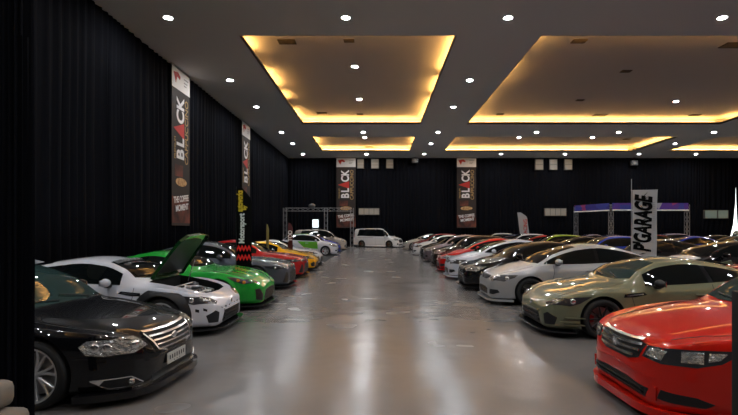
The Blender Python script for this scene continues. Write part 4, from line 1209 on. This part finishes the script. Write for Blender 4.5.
# ------------------------------------------------------------------ trusses
TR = mat('truss_metal', (.32, .32, .33), rough=.4, metal=.7)
def lattice(bm, p0, p1, w=.15, step=.45, r=.022):
    p0 = Vector(p0); p1 = Vector(p1); d = (p1 - p0); L_ = d.length; u = d / L_
    a = Vector((0, 0, 1)) if abs(u.z) < .5 else Vector((1, 0, 0)); v = u.cross(a).normalized(); q = u.cross(v)
    cs = [v * sx * w + q * sy * w for sx, sy in ((1, 1), (1, -1), (-1, -1), (-1, 1))]
    for c_ in cs: add_cyl(bm, p0 + c_, p1 + c_, r, r, 6)
    n = max(1, int(L_ / step))
    for i in range(n):
        for k_ in range(4):
            a_, b_ = cs[k_], cs[(k_ + 1) % 4]
            if i % 2: a_, b_ = b_, a_
            add_cyl(bm, p0 + a_ + u * (L_ * i / n), p0 + b_ + u * (L_ * (i + 1) / n), r * .55, r * .55, 5)
def truss(name, label, posts, h, beams, banner=None):
    t = thing(name, label, 'truss', (posts[0][0], posts[0][1], 0))
    o0 = Vector((posts[0][0], posts[0][1], 0))
    for p in posts:
        bm = bmesh.new(); q = Vector((*p, 0)) - o0; lattice(bm, q, q + Vector((0, 0, h))); obj('upright', bm, TR, t)
        bm = bmesh.new(); add_box(bm, q.x - .35, q.x + .35, q.y - .35, q.y + .35, 0, .03); obj('base_plate', bm, TR, t)
    for a, b in beams:
        A = Vector((*posts[a], h - .15)) - o0; B_ = Vector((*posts[b], h - .15)) - o0
        bm = bmesh.new(); lattice(bm, A, B_); obj('beam', bm, TR, t)
        if banner:
            d = (B_ - A); n = Vector((d.y, -d.x, 0)).normalized()
            if n.y > 0: n = -n
            bm = bmesh.new()
            vs = [A + n * .2 + Vector((0, 0, .28)), B_ + n * .2 + Vector((0, 0, .28)), B_ + n * .2 + Vector((0, 0, -.3)), A + n * .2 + Vector((0, 0, -.3))]
            fr = [bm.verts.new(v) for v in vs]; bk = [bm.verts.new(v - n * .02) for v in vs]
            bm.faces.new(fr); bm.faces.new(bk[::-1])
            for i in range(4): bm.faces.new((fr[i], bk[i], bk[(i + 1) % 4], fr[(i + 1) % 4]))
            bmesh.ops.recalc_face_normals(bm, faces=bm.faces[:])
            obj('beam_banner', bm, banner, t)
            bm = bmesh.new(); add_cyl(bm, A + n * .22 + Vector((0, 0, -.38)), B_ + n * .22 + Vector((0, 0, -.38)), .06, .06, 8); obj('white_rail', bm, WHITE, t)
    return t
BAN = mat('blue_banner', (.05, .03, .2), rough=.6)
_nt = BAN.node_tree; _tc = _nt.nodes.new('ShaderNodeTexCoord'); _n = _nt.nodes.new('ShaderNodeTexVoronoi'); _cr = _nt.nodes.new('ShaderNodeValToRGB')
_n.inputs['Scale'].default_value = 1.6
_e = _cr.color_ramp.elements; _e[0].color = (.035, .03, .22, 1); _e[1].color = (.35, .35, .4, 1); _e[1].position = .93
for pos, cc in ((.35, (.08, .03, .26, 1)), (.6, (.04, .05, .3, 1)), (.78, (.3, .04, .15, 1))):
    e = _e.new(pos); e.color = cc
_cr.color_ramp.interpolation = 'CONSTANT'
_nt.links.new(_tc.outputs['Object'], _n.inputs['Vector']); _nt.links.new(_n.outputs['Color'], _cr.inputs['Fac']); _nt.links.new(_cr.outputs['Color'], _nt.nodes['Principled BSDF'].inputs['Base Color'])
PX = lambda px, d: (px - 378) * d / F_PX
truss('truss_gate', 'wide aluminium truss gate with blue and purple banners, back right', [(PX(576, 47.2), 47.2), (PX(611, 43.0), 43.0), (PX(687, 43.0), 43.0)], 4.05, [(0, 1), (1, 2)], BAN)
truss('stage_truss', 'small dark truss frame on the left beside the white van', [(PX(285, 45.5), 45.5), (PX(326, 45.5), 45.5), (PX(352, 45.5), 45.5)], 3.85, [(0, 1), (1, 2)])
s = F_PX / 45.0
t = thing('stage_lamp', 'small stage lamp standing on top of the small truss frame', 'lamp', (PX(312, 45.5), 45.5, 3.87))
bm = bmesh.new(); bmesh.ops.create_uvsphere(bm, u_segments=16, v_segments=8, radius=.34)
for v in bm.verts: v.co.z = v.co.z * .6 + .2
obj('lamp_head', bm, mat('grey_plastic'), t, smooth=60)
bm = bmesh.new(); add_box(bm, -.2, .2, -.15, .15, 0, .06); obj('lamp_base', bm, BLACK_TRIM, t)

# ------------------------------------------------------------------ near edges of the view
def column_drape(name, label, x, y, r, h, seed=1, cat='pillar'):
    bm = bmesh.new(); n = 72; rows = []
    for k_ in range(7):
        z = h * k_ / 6
        rows.append([bm.verts.new(((r + .018 * math.sin(i * 1.35 + seed) + .01 * math.sin(i * 3.1 + z)) * math.cos(2 * PI * i / n), (r + .018 * math.sin(i * 1.35 + seed) + .01 * math.sin(i * 3.1 + z)) * math.sin(2 * PI * i / n), z)) for i in range(n)])
    for A, C in zip(rows, rows[1:]):
        for i in range(n): bm.faces.new((A[i], A[(i + 1) % n], C[(i + 1) % n], C[i]))
    bm.faces.new(rows[0][::-1]); bm.faces.new(rows[-1])
    return tag(obj(name, bm, CURT, smooth=70, loc=(x, y, 0)), label, cat)
column_drape('draped_pillar', 'floor-to-ceiling pillar wrapped in black cloth at the left edge', PX(17, 3.4), 3.4, .085, HC - .005, 2)
t = thing('barrier_post', 'black post with flat foot at the right edge, before the red sedan', 'post', (PX(744, 2.6), 2.6, 0))
bm = bmesh.new(); add_box(bm, -.035, .035, -.05, .05, .03, 1.38, bevel=.01); obj('post_body', bm, mat('dull_black', (.008, .008, .008), rough=.7), t, smooth=40)
bm = bmesh.new(); add_box(bm, -.16, .16, -.16, .16, 0, .03, bevel=.008); obj('foot_plate', bm, BLACK_TRIM, t)
# stacked cushions in the bottom left corner
CUSH = mat('beige_upholstery', (.20, .17, .135), rough=.85, bump=(60, .4, .004))
for i, (w, lab) in enumerate(((0, 'beige floor cushion at the bottom of the stack at the left edge'), (.01, 'beige cushion second from the floor in the left-edge stack'), (-.02, 'beige cushion in the middle of the left-edge stack'),
                           (.02, 'beige cushion just under the top one in the left-edge stack'), (-.05, 'rounded beige cushion on top of the stack at the left edge'))):
    bm = bmesh.new(); add_box(bm, -.25, .25, -.25, .25, 0, .163, bevel=.05)
    o = obj('seat_cushion', bm, CUSH, smooth=80, loc=(-2.08 - .25 - .022 * max(0, i - 1) + w, 2.62, .165 * i))
    tag(o, lab, 'cushion', 'stacked beige cushions')

# ------------------------------------------------------------------ the cars
P_RED = paint('red', (.56, .013, .006), rough=.3); P_BLACK = paint('black', (.004, .004, .005), rough=.3); P_OLIVE = paint('olive', (.175, .185, .115), metal=.2, rough=.35)
P_WHITE = paint('white', (.62, .64, .70)); P_SILVER = PAINT_SLOT; P_GREEN = paint('green', (.015, .33, .035)); P_GREY = paint('grey', (.085, .095, .115), metal=.3)
P_CRIMSON = paint('crimson', (.42, .01, .01)); P_YELLOW = paint('yellow', (.75, .38, .01)); P_PURPLE = paint('purple_grey', (.17, .145, .17), metal=.4); P_BLUE = paint('blue', (.02, .05, .38)); P_BEIGE = paint('beige', (.42, .38, .33), metal=.2)
P_LIME = paint('lime', (.25, .38, .03)); P_DARK = paint('dark_bronze', (.03, .022, .018), metal=.3); P_PEARL = paint('pearl', (.70, .69, .68)); P_MAROON = paint('maroon', (.16, .01, .012)); P_NAVY = paint('navy', (.01, .014, .05))
_proto = {}
def repaint(o, old, new):
    for c_ in [o] + list(o.children_recursive):
        if c_.type != 'MESH': continue
        for sl in c_.material_slots:
            if sl.material in old:
                sl.link = 'OBJECT'; sl.material = new
def car(kind, fn, kw, label, m, side, nose, d, yaw=0, z=0):
    """side +1: right row, nose towards the aisle; -1: left row"""
    if kind not in _proto:
        r, B = fn(label, m, **kw); _proto[kind] = (r, B, m); repaint(r, (PAINT_SLOT,), m)
    else:
        src, B, pm = _proto[kind]
        r = copy_tree(src); r['label'] = label; repaint(r, (pm,), m)
    r.location = (side * (nose + B.L / 2), d, z)
    r.rotation_euler = (0, 0, (PI if side > 0 else 0) + math.radians(yaw))
    return r
# right row, from the camera
car('accord', make_big_sedan, dict(glass=GLASS_TEAL), 'glossy red sedan with chrome slatted grille, nearest on the right', P_RED, 1, 2.39, 4.72)
car('fr', make_fr_coupe, dict(glass=GLASS_TEAL, mirror=BLACK_TRIM, wheel=('ten', mat('near_black_alloy', (.012, .012, .013), rough=.4, metal=.3))), 'olive green low coupe with black front lip, beside the red sedan', P_OLIVE, 1, 2.67, 8.25)
car('fd', make_compact_sedan, dict(lamp_m=mat('grey_headlight', (.14, .14, .145), rough=.1, metal=.5, coat=1, bump=(24, .6, .04))), 'silver compact sedan with tinted windows, behind the olive coupe', P_SILVER, 1, 2.56, 11.45)
car('fd2', make_compact_sedan, dict(chrome=True, wheel=('ten', ALLOY)), 'black compact sedan between the silver and the white sedans', P_BLACK, 1, 2.45, 14.0)
car('fd', None, {}, 'white compact sedan between the black and the red sedans, right row', P_WHITE, 1, 2.45, 16.9)
car('fd2', None, {}, 'red compact sedan partly hidden behind the white sedan, right row', P_CRIMSON, 1, 2.5, 19.7)
car('jazz', make_small_hatch, dict(), 'dark bronze hatchback behind the red compact sedan', P_DARK, 1, 2.6, 22.8)
car('jazz', None, {}, 'purple-grey tall hatchback in the middle of the right row', P_PURPLE, 1, 2.5, 25.8)
car('fd', None, {}, 'black compact sedan hidden behind the purple-grey hatchback', P_BLACK, 1, 2.6, 29.0)
car('fd', None, {}, 'white compact sedan toward the far end of the right row', P_PEARL, 1, 2.4, 32.6)
car('jazz', None, {}, 'small maroon hatchback before the last car of the right row', P_MAROON, 1, 2.6, 36.0)
car('fd2', None, {}, 'silver sedan at the far end of the right row', P_BEIGE, 1, 2.1, 40.5)
# left row
car('camry', make_big_sedan, dict(kind='camry', glass=GLASS_TEAL), 'glossy black sedan with chrome grille and plate, nearest on the left', P_BLACK, -1, 2.26, 5.42)
_proto['camry'][0].location = (-4.69, 5.45, 0); _proto['camry'][0].rotation_euler = (0, 0, math.radians(-4))
car('fr_open', make_fr_coupe, dict(open_hood=True, flare=BLACK_TRIM, wheel=('six', ALLOY_WHITE)), 'white wide-body coupe with its bonnet propped open', P_WHITE, -1, 2.6, 8.38)
car('wedge', make_wedge_coupe, dict(wing=False), 'bright green low coupe with black grille and lime splashes', P_GREEN, -1, 2.50, 10.9)
car('fl5', make_sport_hatch, dict(), 'dark grey sport hatchback with slim headlights, beside the green coupe', P_GREY, -1, 2.58, 14.3)
car('fl5', None, {}, 'red sport hatchback just beyond the grey hatchback', P_CRIMSON, -1, 2.64, 17.4)
car('fr', None, {}, 'yellow low coupe showing its front behind the red hatchback', P_YELLOW, -1, 2.62, 20.3)
car('wedge2', make_wedge_coupe, dict(wing=True, stripe=False), 'white low coupe with dark windows and rear wing, far left row', P_PEARL, -1, 2.8, 23.4)
car('swift', make_small_hatch, dict(wheel=('five', ALLOY), roof_m=paint('wrap_green', (.12, .42, .03))), 'small white hatchback with green wrap on the doors and roof', P_WHITE, -1, 2.75, 32.5)
car('fd', None, {}, 'blue sedan parked beyond the green and white hatchback', P_BLUE, -1, 2.9, 36.6)
car('mpv', make_van, dict(H=1.78, L=4.5, name='minivan', fancy=False, wheel=('ten', ALLOY)), 'beige minivan with a dark roof line beneath the small truss', P_BEIGE, -1, 2.75, 41.0)
v, B_ = make_van('white luxury van standing across the far end of the aisle', P_PEARL); repaint(v, (PAINT_SLOT,), P_PEARL)
v.location = (.02, 47.0, 0); v.rotation_euler = (0, 0, math.radians(-24))
# green wrap on the doors of the small hatchback
r, B, pm = _proto['swift']
B.patch('door_wrap', [('S', 1.3, .45), ('S', 1.35, .92), ('S', 2.1, .95), ('S', 2.7, .97), ('S', 2.2, .5)], mat('paint_wrap_green'), r, off=.002)
# second row on the right: tails to the first row, seen over the roofs
row2 = [('fl5', P_CRIMSON, 11.2, 'red hatchback in the second row, at the right edge of the view'), ('fd', P_BLACK, 14.4, 'black sedan with a white bonnet in the second row, right of the white banner'),
        ('fl5', P_BLACK, 18.0, 'black hatchback in the second row just beyond the white banner'), ('jazz', P_BLUE, 21.3, 'blue small hatchback in the second row beyond the black hatchback'),
        ('fd', P_DARK, 24.5, 'dark bronze sedan in the second row'), ('jazz', P_LIME, 27.6, 'lime green hatchback in the second row'), ('fd', P_CRIMSON, 30.6, 'red sedan in the second row, after the lime hatchback'),
        ('jazz', P_WHITE, 33.6, 'white hatchback in the second row toward the back'), ('fd', P_NAVY, 36.8, 'navy sedan in the second row toward the back'), ('jazz', P_SILVER, 41.0, 'silver hatchback in the second row, nearest to the back wall')]
for kd, m, d, lab in row2:
    r_ = car(kd, None, {}, lab, m, 1, 8.35 + .15 * math.sin(d), d)
    if d == 14.4:
        Bw = _proto['fd'][1]
        Bw.patch('white_bonnet', [('T', .10, 0), ('T', .14, .45), ('T', .35, .62), ('T', .95, .66), ('T', .97, 0), ('T', .95, -.66), ('T', .35, -.62), ('T', .14, -.45)], P_PEARL, r_, both=False, off=.006)
        pass
row3 = [('fd', P_BLACK, 12.0, 'black sedan in the third row, at the right edge'), ('wedge2', P_RED, 15.2, 'red winged coupe in the third row'), ('fl5', P_BLACK, 18.7, 'black hatchback in the third row'), ('jazz', P_DARK, 22.3, 'dark hatchback in the third row, beyond the black hatchback'),
        ('fd2', P_BLUE, 26.1, 'blue sedan in the third row'), ('jazz', P_MAROON, 30.0, 'maroon hatchback in the third row'), ('fd', P_DARK, 34.0, 'dark bronze sedan in the third row toward the back'), ('fd2', P_PURPLE, 38.0, 'purple-grey sedan in the third row toward the back')]
for kd, m, d, lab in row3:
    r_ = car(kd, None, {}, lab, m, 1, 2.5, d); r_.location.x = 16.9 + .3 * math.sin(d * 2); r_.rotation_euler.z = PI
row4 = [('jazz', P_BLACK, 20.0, 'black hatchback in the fourth row'), ('fd', P_SILVER, 24.0, 'silver sedan in the fourth row'), ('mpv', P_DARK, 28.5, 'dark bronze minivan in the fourth row'), ('fd', P_BLACK, 33.0, 'black sedan in the fourth row toward the truss gate'), ('jazz', P_PURPLE, 37.0, 'purple-grey hatchback in the fourth row by the truss gate')]
for kd, m, d, lab in row4:
    r_ = car(kd, None, {}, lab, m, 1, 2.5, d); r_.location.x = 24.0 + .3 * math.sin(d * 2); r_.rotation_euler.z = 0
